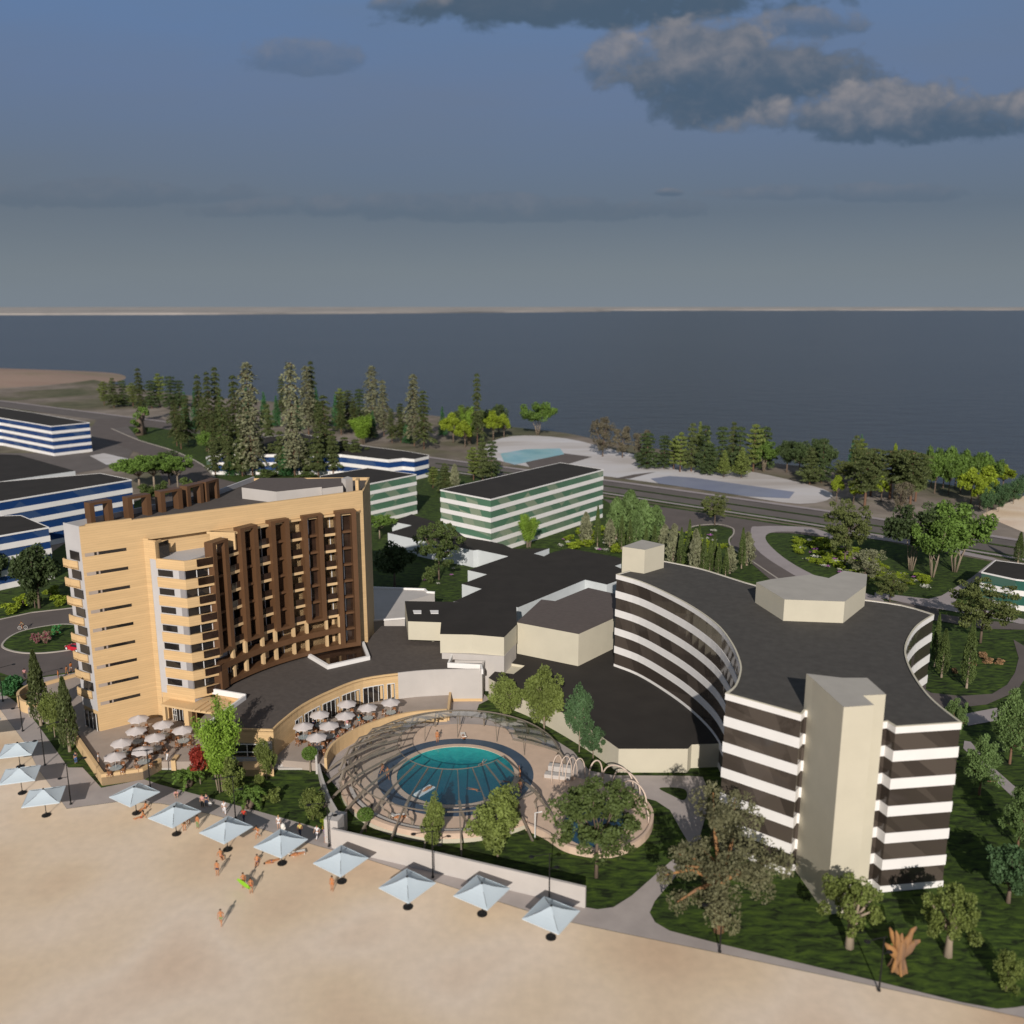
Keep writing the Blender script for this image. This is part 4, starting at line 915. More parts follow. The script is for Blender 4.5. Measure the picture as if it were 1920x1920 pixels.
def mk_conifer(kind, leaf, bark, seed, tiers=15, bare=.16, p=.8, droop=.25, wid=.5, n=2600, size=.05, var=.25, tip=.06, thick=.02, rt=.02, aspect=1.6):
    r = np.random.default_rng(seed); P = []; m_ = MB(); m_.tube([(0, 0, -.02), (0, 0, .5), (0, 0, .97)], [rt * 1.3, rt * .8, rt * .15], 6)
    W = []
    for t in range(tiers):
        z = bare + (1 - bare) * (t + .5) / tiers; w = wid * (tip + (1 - tip) * ((1 - z) / (1 - bare)) ** p) * r.uniform(1 - var, 1 + var * .5); W.append((z, w))
    tot = sum(w for _, w in W)
    for z, w in W:
        nb = 6 if w > .12 else 4; a0 = r.uniform(0, 6.28); m = int(n * w / tot / nb) + 3
        for b in range(nb):
            a = a0 + 6.283 * b / nb + r.uniform(-.25, .25); L_ = w * (r.uniform(.45, 1.2) if r.random() < .55 else r.uniform(.85, 1.1)); u = r.uniform(.12, 1, m) ** .75
            x = u * L_; side = r.normal(size=m) * (.05 + .10 * w / wid) * wid * u ** .5
            zz = z - droop * (u ** 1.5) * w * .55 + r.normal(size=m) * thick
            P.append(np.stack([x * math.cos(a) - side * math.sin(a), x * math.sin(a) + side * math.cos(a), zz], 1))
            if w > .15: m_.tube([(0, 0, z), (L_ * .8 * math.cos(a), L_ * .8 * math.sin(a), z - droop * w * .35)], [rt * .3, rt * .08], 4)
    P = np.concatenate(P); P = P[P[:, 2] > .02]
    proto(kind, leaf, bark, P, size, m_, aspect, .0, seed)
mk_conifer('tall_pine', 'pine', 'bark_red', 31, 13, .20, .62, .35, .48, 3800, .055, thick=.007, tip=.14, var=.4)
mk_conifer('tall_pale', 'pale', 'bark_red', 32, 13, .16, .55, .5, .46, 3600, .065, var=.45, thick=.007, tip=.3)
mk_conifer('fir', 'emerald', 'bark', 33, 15, .06, .95, .15, .48, 2600, .05)
mk_conifer('pine', 'pine', 'bark_red', 34, 9, .14, .7, .3, .5, 4600, .042, thick=.010, var=.4, rt=.028, tip=.2)
mk_conifer('pine_dark', 'dark', 'bark_red', 35, 9, .08, .62, .25, .5, 4600, .042, thick=.011, var=.4, rt=.025, tip=.25)
mk_conifer('parasol_pine', 'pine', 'bark_red', 36, 7, .34, .35, .3, .5, 4400, .04, thick=.009, rt=.03, tip=.55, var=.3)
mk_conifer('wispy_pine', 'khaki', 'bark', 37, 11, .10, .8, -.5, .5, 3000, .045, thick=.02, rt=.02)
def mk_column(kind, leaf, seed, n=3200, size=.035, pw=.8, base=.1, bark='bark_pale', rough_=.12, aspect=2.0):
    r = np.random.default_rng(seed); z = r.uniform(0, 1, n) ** .85; a = r.uniform(0, 6.283, n)
    prof = np.sin(np.pi * np.clip((z * .93 + .07), 0, 1) ** .55) ** pw
    w = .48 * prof * (1 + rough_ * np.sin(a * 3 + z * 23) + rough_ * .8 * np.sin(a * 5 - z * 41)) * r.uniform(.55, 1.05, n) ** .5
    P = np.stack([w * np.cos(a), w * np.sin(a), base + (1 - base) * z], 1)
    proto(kind, leaf, bark, P, size, MB().tube([(0, 0, -.02), (0, 0, .6)], [.10, .04], 6), aspect, .75, seed)
mk_column('cypress', 'pine', 41, size=.10); mk_column('cypress_green', 'mid', 42, size=.10); mk_column('column_pale', 'pale', 43, n=1800, size=.12, pw=.6, rough_=.22); mk_column('poplar', 'sage', 44, n=3000, size=.09, pw=.5, rough_=.2)
def mk_topiary():
    r = np.random.default_rng(51); d = r.normal(size=(2600, 3)); d /= np.linalg.norm(d, axis=1, keepdims=True)
    P = d * (.47 * r.uniform(.9, 1.02, 2600))[:, None]; P[:, 2] = P[:, 2] * .50 + .74
    proto('topiary', 'fresh', 'bark_pale', P, .06, MB().tube([(0, 0, -.02), (0, 0, .7)], [.05, .04], 7), seed=51)
mk_topiary()
def mk_bamboo():
    r = np.random.default_rng(52); P = []; m_ = MB()
    for s in range(16):
        a = r.uniform(0, 6.28); q = r.uniform(0, .12); x0, y0 = q * math.cos(a), q * math.sin(a); ln = r.uniform(.1, .42); h = r.uniform(.7, 1.0)
        tip = (x0 + ln * math.cos(a), y0 + ln * math.sin(a), h)
        m_.tube([(x0, y0, -.02), (x0 + ln * .25 * math.cos(a), y0 + ln * .25 * math.sin(a), h * .6), tip], [.016, .012, .004], 5)
        for t in np.linspace(.35, 1, 15):
            c = np.array([x0 + ln * t ** 1.6 * math.cos(a), y0 + ln * t ** 1.6 * math.sin(a), h * t]); k = 60; P.append(c + r.normal(size=(k, 3)) * np.array([.055, .055, .030]))
    proto('bamboo', 'lime', 'bark_pale', np.concatenate(P), .03, m_, 2.6, .2, 52)
mk_bamboo()
def mk_palm():
    r = np.random.default_rng(53); P = []; m_ = MB(); m_.tube([(0, 0, -.02), (0, 0, .2), (0, 0, .42)], [.13, .16, .10], 8)
    for s in range(18):
        a = 6.283 * s / 18 + r.uniform(-.15, .15); up = r.uniform(.15, .62); L_ = .5
        for t in np.linspace(.08, 1, 22):
            w = .055 * math.sin(math.pi * min(1, t * .9 + .08)); x = L_ * t; z = .42 + up * t * 1.35 - (.45 + .35 * up) * t * t
            for sd in (-1, 1):
                for q in (.4, 1): P.append((x * math.cos(a) - sd * w * q * math.sin(a), x * math.sin(a) + sd * w * q * math.cos(a), max(.03, z - .02 * q)))
    proto('palm', 'fresh', 'bark', np.array(P), .05, m_, 1.8, 0, 53)
mk_palm()
def mk_stumps():
    r = np.random.default_rng(54); m_ = MB()
    def limb(pts, rad, n=9):
        m_.tube(pts, rad, n)
    limb([(0, 0, -.02), (.02, .01, .15), (-.02, 0, .35), (.02, .0, .55), (.04, .02, .68)], [.40, .27, .23, .24, .18])
    for a, l in ((.3, .42), (1.5, .36), (2.6, .44), (3.6, .40), (4.6, .46), (5.5, .38)):
        limb([(.15 * math.cos(a), .15 * math.sin(a), .25), (.28 * math.cos(a), .28 * math.sin(a), .08), (l * math.cos(a), l * math.sin(a), -.02)], [.12, .10, .05], 6)
    for a, z0, h, l in ((2.8, .5, .97, .50), (3.5, .5, 1.0, .36), (.25, .5, .98, .72), (-.1, .40, .74, .78), (3.2, .34, .66, .70), (1.0, .55, .86, .12)):
        limb([(.05 * math.cos(a), .05 * math.sin(a), z0), (l * .55 * math.cos(a), l * .55 * math.sin(a), z0 + (h - z0) * .45), (l * .8 * math.cos(a + .15), l * .8 * math.sin(a + .15), z0 + (h - z0) * .75), (l * math.cos(a), l * math.sin(a), h)], [.18, .13, .09, .035], 7)
    c = fill(r, np.array([(-.42, 0, .6), (.5, 0, .66), (-.4, .1, .5)]), 160, .08)
    proto('stump', 'khaki', 'bark_orange', c, .035, m_, seed=54)
    m_ = MB(); m_.tube([(-.08, 0, -.02), (-.06, 0, .3), (-.12, 0, .62)], [.17, .12, .07], 8); m_.tube([(.08, 0, -.02), (.06, 0, .3), (.14, 0, .7)], [.17, .11, .06], 8); m_.tube([(.05, 0, .35), (.28, 0, .6), (.36, 0, .8)], [.08, .05, .02], 6)
    cs = np.array([(-.3, 0, .42), (-.42, .05, .5), (.38, 0, .8), (.3, .1, .88), (.44, -.05, .7), (-.2, 0, .7), (.3, 0, .15), (-.36, 0, .2)])
    proto('baobab', 'fresh', 'bark', fill(r, cs, 900, .12), .05, m_, seed=55)
mk_stumps()
def mk_flowers(kind, leaf, seed):
    r = np.random.default_rng(seed); d = r.normal(size=(60, 3)) * .22; d[:, 2] = np.abs(d[:, 2]) * .6 + .5; g = r.normal(size=(60, 3)) * .22; g[:, 2] = np.abs(g[:, 2])
    P = np.concatenate([d, g]); proto(kind, [leaf, 'dark'], 'bark', P, .16, None, mid=np.r_[np.zeros(60), np.ones(60)], seed=seed)
M['leaf_cream'] = leafm('petals_cream', (.62, .47, .28)); M['leaf_magenta'] = leafm('petals_magenta', (.45, .12, .33))
mk_flowers('flower_cream', 'cream', 61); mk_flowers('flower_magenta', 'magenta', 62)
mk_conifer('tall_pine_b', 'pine', 'bark_red', 131, 11, .24, .7, .4, .48, 3600, .055, thick=.008, tip=.18, var=.5)
mk_conifer('tall_pale_b', 'pale', 'bark_red', 132, 15, .13, .5, .45, .46, 3600, .06, var=.5, thick=.007, tip=.36)
mk_conifer('pine_dark_b', 'pine', 'bark_red', 135, 10, .12, .8, .2, .5, 4600, .042, thick=.012, rt=.025, tip=.15, var=.5)
mk_conifer('pine_dark_c', 'khaki', 'bark_red', 136, 8, .16, .6, -.2, .5, 4000, .042, thick=.013, rt=.025, tip=.2, var=.5)
VARY = dict(tall_pine=('tall_pine', 'tall_pine_b'), tall_pale=('tall_pale', 'tall_pale_b'), pine_dark=('pine_dark', 'pine_dark', 'pine_dark_b', 'pine_dark_c'))
FIRST = {}
NAMES = dict(cypress='cypress_tree', cypress_green='cypress_tree', column_pale='conifer_tree', tall_pine='conifer_tree', tall_pale='conifer_tree', fir='conifer_tree', pine='pine_tree', pine_dark='pine_tree', parasol_pine='pine_tree', wispy_pine='pine_tree', palm='palm_tree', bamboo='bamboo_clump', topiary='topiary_tree', olive='olive_tree', great_olive='olive_tree', red='maple_tree', poplar='poplar_tree', stump='tree_stump', umbrella='umbrella_pine', flower_cream='flower_clump', flower_magenta='flower_clump')
trs = random.Random(5)
def tree(kind, u, v, vt, wpx, label, group=None, cat=None, z0=.05):
    nm = NAMES.get(kind, 'shrub' if kind.startswith(('bush', 'shrub', 'round')) else 'tree')
    if kind in VARY: kind = trs.choice(VARY[kind])
    x, y = G(u, v, z0); h = max(.4, ztop(vt, x, y) - z0); d = depth(x, y, z0 + h * .5); w = wpx * d / F
    rz = 0 if kind == 'stump' else trs.uniform(0, 6.28)
    cat = cat or {'shrub': 'shrub', 'flower_clump': 'flowers', 'bamboo_clump': 'bamboo', 'tree_stump': 'stump', 'palm_tree': 'palm'}.get(nm, 'tree')
    if kind not in FIRST:
        t = thing(nm, label, cat, (x, y, z0), rz, group); t.scale = (w, w, h); cr, tr = PROTO[kind]
        link('crown' if cat not in ('flowers',) else 'blossom', cr, t)
        if tr is not None: link('trunk', tr, t)
        FIRST[kind] = t; return t
    t = dup(FIRST[kind], (x, y, z0), rz, (w, w, h), label, group or ''); t['category'] = cat; return t
T = tree
# --- garden between hotel and promenade
T('bamboo', 418, 1482, 1326, 80, 'bright green feathery bamboo clump before the restaurant corner')
T('red', 376, 1470, 1399, 46, 'red leaved tree between the left terrace and the bamboo')
T('palm', 354, 1474, 1430, 56, 'short palm in front of the red tree')
T('palm', 467, 1514, 1464, 66, 'short palm by the promenade right of the dark shrub')
T('shrub_tall', 438, 1495, 1400, 58, 'tall dark leaved shrub in front of the bamboo')
T('young', 500, 1460, 1384, 40, 'thin stemmed young tree before the grey pier of the restaurant')
T('shrub_tall', 486, 1476, 1444, 22, 'narrow khaki shrub beside the thin stemmed young tree')
T('bush_khaki', 511, 1503, 1475, 44, 'low round shrub on the lawn right of the second palm')
T('topiary', 582, 1447, 1400, 30, 'ball topped topiary tree on the wide terrace steps')
T('topiary', 686, 1560, 1515, 32, 'ball topped topiary tree behind the long white wall')
T('shrub_tall', 587, 1537, 1460, 54, 'bushy conical shrub beside the grey curved side wall')
T('bush_yellow', 611, 1556, 1527, 28, 'small yellow green shrub beside the wall pier')
T('young', 812, 1592, 1496, 46, 'slim young tree behind the wall beside a street lamp')
T('young', 933, 1606, 1474, 110, 'full yellow green tree in front of the pool')
T('airy_green', 1118, 1645, 1448, 198, 'big airy tree in front of the small pool terrace')
T('young', 947, 1343, 1272, 68, 'leftmost young tree along the curved cream wall')
T('young', 1020, 1369, 1246, 88, 'tallest young tree along the curved cream wall')
T('young_green', 1086, 1410, 1284, 62, 'blue green young tree with thin stem by the curved cream wall')
T('young_green', 1112, 1424, 1358, 52, 'small shrubby tree at the end of the curved cream wall')
# --- foreground right
T('great_olive', 1347, 1745, 1485, 262, 'huge olive tree with orange limbs on the lawn by the banded building')
T('olive', 1592, 1776, 1640, 128, 'thick trunked olive tree before the beige stair tower')
T('stump', 1684, 1817, 1742, 44, 'orange dead tree stump with bare broken limbs on the lawn')
T('olive', 1777, 1792, 1658, 122, 'olive tree with slender trunk right of the dead stump')
T('shrub_tall', 1886, 1858, 1762, 60, 'conical green shrub at the lower right corner')
T('old_fig', 1890, 1692, 1590, 105, 'gnarled wide limbed tree at the right edge')
T('pine_round', 1908, 1590, 1473, 80, 'bushy pine at the right edge above the gnarled tree')
T('pine_round', 1836, 1490, 1384, 84, 'bushy pine right beside the banded building')
T('pine_round', 1893, 1432, 1296, 88, 'tall bushy pine at the right edge below the round lawn')
T('pine_round', 1788, 1388, 1312, 48, 'bushy pine half hidden behind the banded building roof')
# --- left of the hotel
T('cypress', 77, 1360, 1221, 34, 'taller of the two cypresses on the promenade strip')
T('cypress', 131, 1409, 1271, 34, 'shorter cypress beside the left terrace corner')
T('young', 103, 1382, 1298, 44, 'pale leaved tree between the two cypresses, left one')
T('young', 119, 1396, 1296, 40, 'pale leaved tree between the two cypresses, right one')
T('bush_emerald', 24, 1300, 1256, 50, 'round dark green bush beside the driveway')
T('broad_dark', 74, 1140, 1022, 100, 'round green tree in front of the nearest blue building')
T('broad_dark', -8, 1110, 1030, 60, 'dark tree cut by the left edge')
for i, (u, v, w) in enumerate(((24, 1150, 38), (44, 1138, 40), (96, 1120, 42), (114, 1135, 36))): T('bush_yellow', u, v, v - 30, w, 'yellow green shrub on the lawn left of the hotel, %s from left' % words[i], 'yellow shrubs left of the hotel')
T('bush', 66, 1140, 1100, 34, 'grey green bush between the yellow shrubs left of the hotel')
T('bush_pink', 70, 1207, 1184, 26, 'pink and cream flowering bush on the traffic island, left one', z0=.2)
T('bush_pink', 89, 1204, 1180, 24, 'pink and cream flowering bush on the traffic island, right one', z0=.2)
T('bush_mint', 107, 1190, 1170, 22, 'mint green bush with red tips on the traffic island', z0=.2)
for i, (u, v, vt, w) in enumerate(((262, 916, 858, 100), (290, 918, 851, 88), (334, 917, 853, 66))): T('umbrella', u, v, vt, w, 'flat crowned umbrella pine above the hotel roof frames, %s from left' % words[i])
T('broad_dark', 318, 910, 846, 64, 'dark round tree just behind the umbrella pines')
for i, (u, v, vt, w) in enumerate(((275, 935, 905, 40), (305, 935, 900, 36), (350, 925, 892, 30))): T('bush', u, v, vt, w, 'bush under the umbrella pines, %s from left' % words[i], 'bushes under the umbrella pines')
for i, u in enumerate((42, 64, 96)): T('bush_dark', u, 912, 893, 16, 'dark clipped bush beside the low black roofed hall, %s from left' % words[i], 'bushes by the low hall')
# --- behind the podium
T('airy_green', 823, 1087, 966, 98, 'wide green tree on the lawn behind the hotel')
T('bush', 806, 1092, 1062, 34, 'low bush left of the wide green tree behind the hotel')
T('broad_dark', 740, 1100, 1020, 92, 'dark shaded tree in the hotel shadow')
T('umbrella', 712, 1010, 964, 62, 'small spreading tree at the right end of the hotel')
T('bamboo', 990, 1026, 966, 38, 'slim bright green tree in front of the green office block')
# --- hedge and flower meadow right of the green block
for i, (u, v, vt, w) in enumerate(((1098, 1020, 962, 22), (1143, 1025, 975, 20), (1262, 1060, 985, 26), (1302, 1082, 995, 24), (1245, 1040, 985, 22), (1400, 1060, 1000, 26), (1368, 1075, 1025, 24))): T('column_pale', u, v, vt, w, 'pale columnar conifer in the flower meadow, %s from left' % words[sorted((1098, 1143, 1262, 1302, 1245, 1400, 1368)).index(u)], 'pale columnar conifers in the meadow')
cy = [(1120, 1025, 948, 12), (1165, 1030, 968, 13), (1180, 1035, 975, 13), (1290, 1068, 975, 14), (1308, 1075, 985, 13), (1330, 1078, 1010, 13), (1346, 1080, 1018, 13), (1390, 1066, 990, 14), (1275, 1075, 990, 14), (1318, 1085, 1000, 13), (1360, 1080, 1030, 12), (1226, 1045, 985, 14), (1210, 1050, 990, 14), (1338, 1070, 1005, 14)]; cy.sort()
for i, (u, v, vt, w) in enumerate(cy): T('cypress_green', u, v, vt, w, 'slender cypress in the flower meadow, %s from left' % words[i], 'cypresses in the meadow')
for i, (u, v, vt, w) in enumerate(((1155, 1010, 935, 34), (1180, 1005, 922, 42), (1205, 1020, 940, 40), (1228, 1015, 950, 36), (1192, 1030, 962, 30))): T('poplar', u, v, vt, w, 'bushy poplar beside the green block, %s from left' % words[sorted((1155, 1180, 1205, 1228, 1192)).index(u)], 'poplars beside the green block')
T('airy', 1340, 985, 924, 54, 'small round airy tree at the car park corner')
T('airy', 1583, 1062, 930, 92, 'tall airy tree beside the highway above the teardrop lawn')
T('vase_dark', 1708, 1070, 948, 112, 'left of the three big vase shaped trees beyond the lawn')
T('vase', 1748, 1082, 975, 90, 'middle of the three big vase shaped trees beyond the lawn')
T('vase', 1790, 1072, 945, 130, 'right and widest of the three big vase shaped trees beyond the lawn')
T('vase_dark', 1770, 1030, 940, 95, 'dark crown behind the three vase shaped trees')
T('round_pale', 1622, 1088, 1024, 78, 'round pale green bush tree above the rooftop plant room')
T('airy', 1668, 1130, 1070, 70, 'low airy shrub right of the rooftop plant room')
T('airy', 1838, 1205, 1082, 130, 'wide airy tree before the teal banded pavilion')
T('airy', 1905, 1130, 1085, 50, 'airy tree cut by the right edge beside the pavilion')
T('cypress_green', 1908, 1056, 998, 17, 'cypress at the right edge by the highway')
for i, (u, v, vt, w) in enumerate(((1752, 1250, 1152, 16), (1765, 1270, 1180, 24), (1812, 1290, 1165, 26))): T('cypress_green', u, v, vt, w, 'leaning cypress on the round lawn, %s from left' % words[i])
for i, (u, v, w) in enumerate(((1842, 1232, 22), (1850, 1242, 26), (1872, 1244, 22), (1826, 1248, 16), (1790, 1262, 14))): T('bush_straw', u, v, v - 14, w, 'straw coloured grass tuft on the round lawn', 'straw tufts on the round lawn')
mr_ = random.Random(11)
def scatter(kind, n, poly, size, h, label, group):
    xs = [p[0] for p in poly]; ys = [p[1] for p in poly]; k = 0
    while k < n:
        u, v = mr_.uniform(min(xs), max(xs)), mr_.uniform(min(ys), max(ys)); ins = False
        for i in range(len(poly)):
            (x1, y1), (x2, y2) = poly[i], poly[i - 1]
            if (y1 > v) != (y2 > v) and u < (x2 - x1) * (v - y1) / (y2 - y1) + x1: ins = not ins
        if not ins: continue
        s = size * mr_.uniform(.7, 1.3); T(kind, u, v, v - h * mr_.uniform(.7, 1.3), s, label, group); k += 1
mead = [(1030, 1030), (1090, 990), (1150, 995), (1290, 1005), (1350, 995), (1366, 1020), (1330, 1060), (1290, 1070), (1250, 1050), (1160, 1040), (1075, 1030)]
tear = [(1478, 1010), (1530, 1008), (1600, 1030), (1650, 1060), (1720, 1080), (1760, 1090), (1740, 1105), (1660, 1100), (1560, 1075), (1500, 1045)]
scatter('bush_yellow', 50, mead, 27, 13, 'yellow green shrub in the flower meadow by the green block', 'yellow shrubs in the meadow')
scatter('bush_yellow', 54, tear, 30, 13, 'yellow green shrub on the teardrop lawn', 'yellow shrubs on the teardrop lawn')
scatter('flower_cream', 34, mead, 11, 7, 'clump of cream flowers in the meadow by the green block', 'cream flowers in the meadow')
scatter('flower_cream', 32, tear, 12, 7, 'clump of cream flowers on the teardrop lawn', 'cream flowers on the teardrop lawn')
scatter('flower_magenta', 18, mead, 10, 6, 'clump of magenta flowers in the meadow by the green block', 'magenta flowers in the meadow')
scatter('flower_magenta', 18, tear, 10, 6, 'clump of magenta flowers on the teardrop lawn', 'magenta flowers on the teardrop lawn')
for i, (u, v) in enumerate(((795, 1090), (822, 1096), (846, 1080), (850, 1068))): T('flower_cream' if i % 2 else 'flower_magenta', u, v, v - 5, 8, 'flower clump round the wide green tree, %s from left' % words[i])
# --- conifer wood and shore groves
def grove(kind, items, label, group):
    items = sorted(items)
    for i, (u, v, vt, w) in enumerate(items): T(kind, u, v, vt, w * (1.3 if kind in ('tall_pine', 'tall_pale', 'fir') else 1), label + ((', %s from left' % words[i]) if len(items) > 1 and i < len(words) else ''), group)
grove('tall_pale', [(474, 892, 674, 50), (553, 893, 674, 46), (579, 815, 683, 34), (700, 802, 683, 34), (720, 818, 710, 26), (777, 836, 698, 36)], 'tall pale grey green conifer in the wood', 'pale conifers in the wood')
grove('tall_pine', [(332, 836, 748, 28), (353, 836, 738, 26), (378, 833, 700, 28), (396, 833, 694, 28), (411, 830, 685, 30), (423, 884, 740, 36), (445, 850, 700, 34), (531, 789, 703, 22), (588, 812, 674, 26), (612, 884, 738, 44), (460, 890, 770, 40), (340, 842, 770, 30), (388, 846, 745, 30), (432, 852, 762, 32), (405, 868, 775, 32)], 'tall dark green conifer in the left of the wood', 'dark conifers in the left wood')
grove('tall_pine', [(655, 808, 730, 34), (795, 842, 730, 36), (895, 835, 697, 26), (752, 830, 755, 30), (690, 828, 770, 24), (735, 830, 765, 22), (665, 812, 745, 26), (640, 815, 735, 26), (600, 820, 750, 26)], 'dark green conifer in the right of the wood', 'dark conifers in the right wood')
grove('fir', [(350, 806, 735, 22), (368, 806, 728, 20), (414, 800, 735, 22), (465, 800, 720, 22), (497, 800, 735, 26), (436, 890, 840, 36), (535, 893, 838, 34), (595, 790, 725, 22), (630, 800, 740, 20), (830, 818, 762, 20), (640, 805, 750, 20), (520, 800, 742, 22), (560, 806, 745, 22), (700, 822, 770, 22), (765, 832, 775, 22)], 'bright green fir in the wood', 'bright firs in the wood')
grove('pine', [(505, 850, 755, 40), (575, 890, 820, 46), (648, 880, 818, 44), (510, 886, 830, 44), (330, 800, 760, 30), (455, 893, 812, 40), (404, 890, 818, 40), (430, 891, 806, 44), (415, 880, 826, 34), (484, 888, 800, 42), (528, 892, 806, 40), (597, 893, 800, 44), (625, 890, 806, 44), (668, 884, 822, 44), (690, 880, 838, 36)], 'spreading dark pine before the blue block', 'spreading pines before the blue block')
grove('pine_dark', [(196, 760, 715, 30), (214, 764, 708, 34), (232, 762, 712, 34), (250, 762, 718, 32), (285, 765, 712, 36), (300, 763, 700, 36), (322, 766, 704, 40), (338, 765, 712, 34), (640, 790, 728, 34), (675, 790, 728, 36)], 'dark pine of the shore grove at the left', 'dark pines of the left shore grove')
T('tall_pine', 266, 790, 688, 32, 'conifer standing behind the swollen trunked tree'); T('baobab', 265, 815, 762, 52, 'swollen twin trunked tree at the road junction')
T('broad_fresh', 392, 852, 808, 46, 'small fresh green tree above the tiny kiosk')
T('bush', 500, 896, 878, 50, 'light green bush above the hotel penthouse, left one'); T('bush', 575, 897, 884, 46, 'light green bush above the hotel penthouse, right one')
grove('pine_dark', [(905, 900, 820, 46), (922, 897, 825, 40), (888, 900, 838, 40), (835, 925, 868, 44), (812, 915, 875, 34)], 'dark pine behind the five storey green block', 'pines behind the green block')
T('column_pale', 853, 925, 872, 18, 'pale narrow conifer behind the left corner of the green block')
grove('broad_yellow', [(850, 830, 776, 50), (872, 838, 790, 44), (925, 825, 772, 46), (945, 820, 778, 40)], 'yellow leaved tree by the shore', 'yellow trees by the shore')
grove('broad', [(870, 815, 758, 46), (905, 812, 765, 44)], 'green tree behind the yellow shore trees', None)
T('bamboo', 880, 832, 765, 36, 'bright bamboo like tree among the yellow shore trees'); T('broad_dark', 935, 812, 758, 46, 'dark round tree behind the yellow shore trees')
T('bamboo', 680, 832, 780, 44, 'bright bamboo clump in the middle of the wood')
T('vase', 1008, 815, 754, 72, 'lone flat crowned tree on the shore', None)
grove('greybush', [(1130, 856, 778, 58), (1167, 858, 795, 52), (1205, 868, 802, 52)], 'grey brown bare looking tree by the pale ground', 'grey trees by the pale ground')
grove('pine_dark', [(1213, 878, 810, 54), (1245, 878, 815, 44), (1263, 880, 822, 36), (1275, 885, 810, 40), (1296, 884, 792, 48), (1320, 888, 795, 40), (1330, 890, 830, 44), (1352, 882, 798, 46), (1372, 880, 790, 40), (1385, 884, 798, 38), (1412, 884, 795, 52), (1432, 880, 798, 50)], 'dark pine in the row beyond the empty pools', 'dark pines beyond the empty pools')
grove('wispy_pine', [(1310, 876, 792, 30), (1325, 888, 806, 24), (1357, 895, 845, 34), (1390, 896, 840, 44), (1333, 889, 832, 22)], 'light green wispy pine beyond the empty pools', 'wispy pines beyond the empty pools')
T('vase', 1432, 884, 826, 54, 'fresh green tree at the right end of the pine row')
grove('broad_dark', [(1475, 885, 826, 54), (1498, 890, 828, 56), (1530, 892, 822, 50), (1545, 893, 830, 50)], 'dark leafy tree in the shore grove', 'dark trees in the shore grove')
grove('pine_dark', [(1518, 908, 838, 52), (1540, 905, 820, 44), (1600, 905, 815, 44), (1610, 900, 822, 40)], 'dark pine in the shore grove on the right', 'dark pines in the shore grove')
grove('fir', [(1596, 880, 822, 18), (1611, 880, 814, 18)], 'dark pointed fir against the sea', 'pointed firs against the sea')
grove('parasol_pine', [(1621, 950, 845, 70), (1632, 930, 838, 60), (1668, 935, 842, 70), (1690, 935, 840, 64), (1706, 950, 845, 70), (1716, 940, 848, 60)], 'layered pine with reddish trunk', 'layered red trunked pines')
grove('broad_yellow', [(1568, 940, 893, 34), (1600, 945, 900, 40), (1652, 940, 895, 36), (1672, 905, 835, 22), (1820, 945, 880, 56), (1845, 940, 875, 56), (1880, 915, 872, 52), (1836, 955, 905, 44)], 'yellow leaved tree in the right grove', 'yellow trees in the right grove')
grove('broad_fresh', [(1745, 915, 838, 40), (1768, 915, 838, 46), (1790, 916, 840, 46), (1815, 918, 845, 46), (1838, 918, 848, 44), (1860, 915, 858, 40), (1752, 925, 855, 44), (1778, 928, 855, 44), (1800, 925, 855, 40)], 'fresh green tree in the round grove at the right shore', 'green trees in the right shore grove')
T('greybush', 1688, 965, 898, 48, 'grey brown bare tree in front of the layered pines')
grove('young_green', [(1862, 955, 905, 36), (1880, 950, 905, 36), (1900, 945, 900, 40), (1850, 965, 915, 30), (1915, 935, 890, 36), (1872, 960, 915, 34)], 'thin stemmed blue green tree at the sandy right shore', 'thin trees at the right shore')
T('airy', 1580, 905, 860, 44, 'olive coloured tree between pines of the right grove')
# ================================================================ furniture
ORD = words
def beach_umbrella(u, v, rot, label, first=[None]):
    x, y = G(u, v, .03)
    if first[0] is None:
        t = thing('beach_umbrella', label, 'umbrella', (x, y, .03), rot, 'square beach umbrellas along the promenade'); s = 2.05
        m_ = MB(); c = [(-s, -s, 2.55), (s, -s, 2.55), (s, s, 2.55), (-s, s, 2.55)]; ap = (0, 0, 3.5)
        N_ = 6
        for i in range(4):
            a, b = np.array(c[i]), np.array(c[(i + 1) % 4]); A_ = np.array(ap); vs = []; fs = []
            for j in range(N_ + 1):
                for k in range(N_ + 1):
                    e = a + (b - a) * k / N_; q = A_ + (e - A_) * j / N_
                    q = q - np.array([0, 0, .10 * math.sin(math.pi * j / N_) + .05 * (j / N_) * math.sin(math.pi * k / N_)]); vs.append(q)
            for j in range(N_):
                for k in range(N_): fs.append((j * (N_ + 1) + k, (j + 1) * (N_ + 1) + k, (j + 1) * (N_ + 1) + k + 1, j * (N_ + 1) + k + 1))
            m_.add(vs, fs)
        for i in range(4):
            a, b = c[i], c[(i + 1) % 4]; m_.add([a, b, (b[0], b[1], 2.45), (a[0], a[1], 2.45)], [(0, 1, 2, 3)])
        m_.build('canopy', M['canvas'], t)
        MB().tube([(0, 0, .05), (0, 0, 3.5)], .045, 8).build('pole', M['black'], t)
        MB().lathe([(0, .0), (.52, .0), (.52, .09), (.12, .13), (.1, .4), (0, .4)], n=24).build('base', M['black'], t)
        MB().lathe([(0, 3.62), (.10, 3.6), (.12, 3.48), (0, 3.44)], n=10).build('finial', M['black'], t)
        m_ = MB()
        for q in c: m_.tube([(0, 0, 3.38), (q[0] * .97, q[1] * .97, 2.53)], .02, 5)
        m_.build('ribs', M['black'], t); first[0] = t; return t
    return dup(first[0], (x, y, .03), rot, None, label)
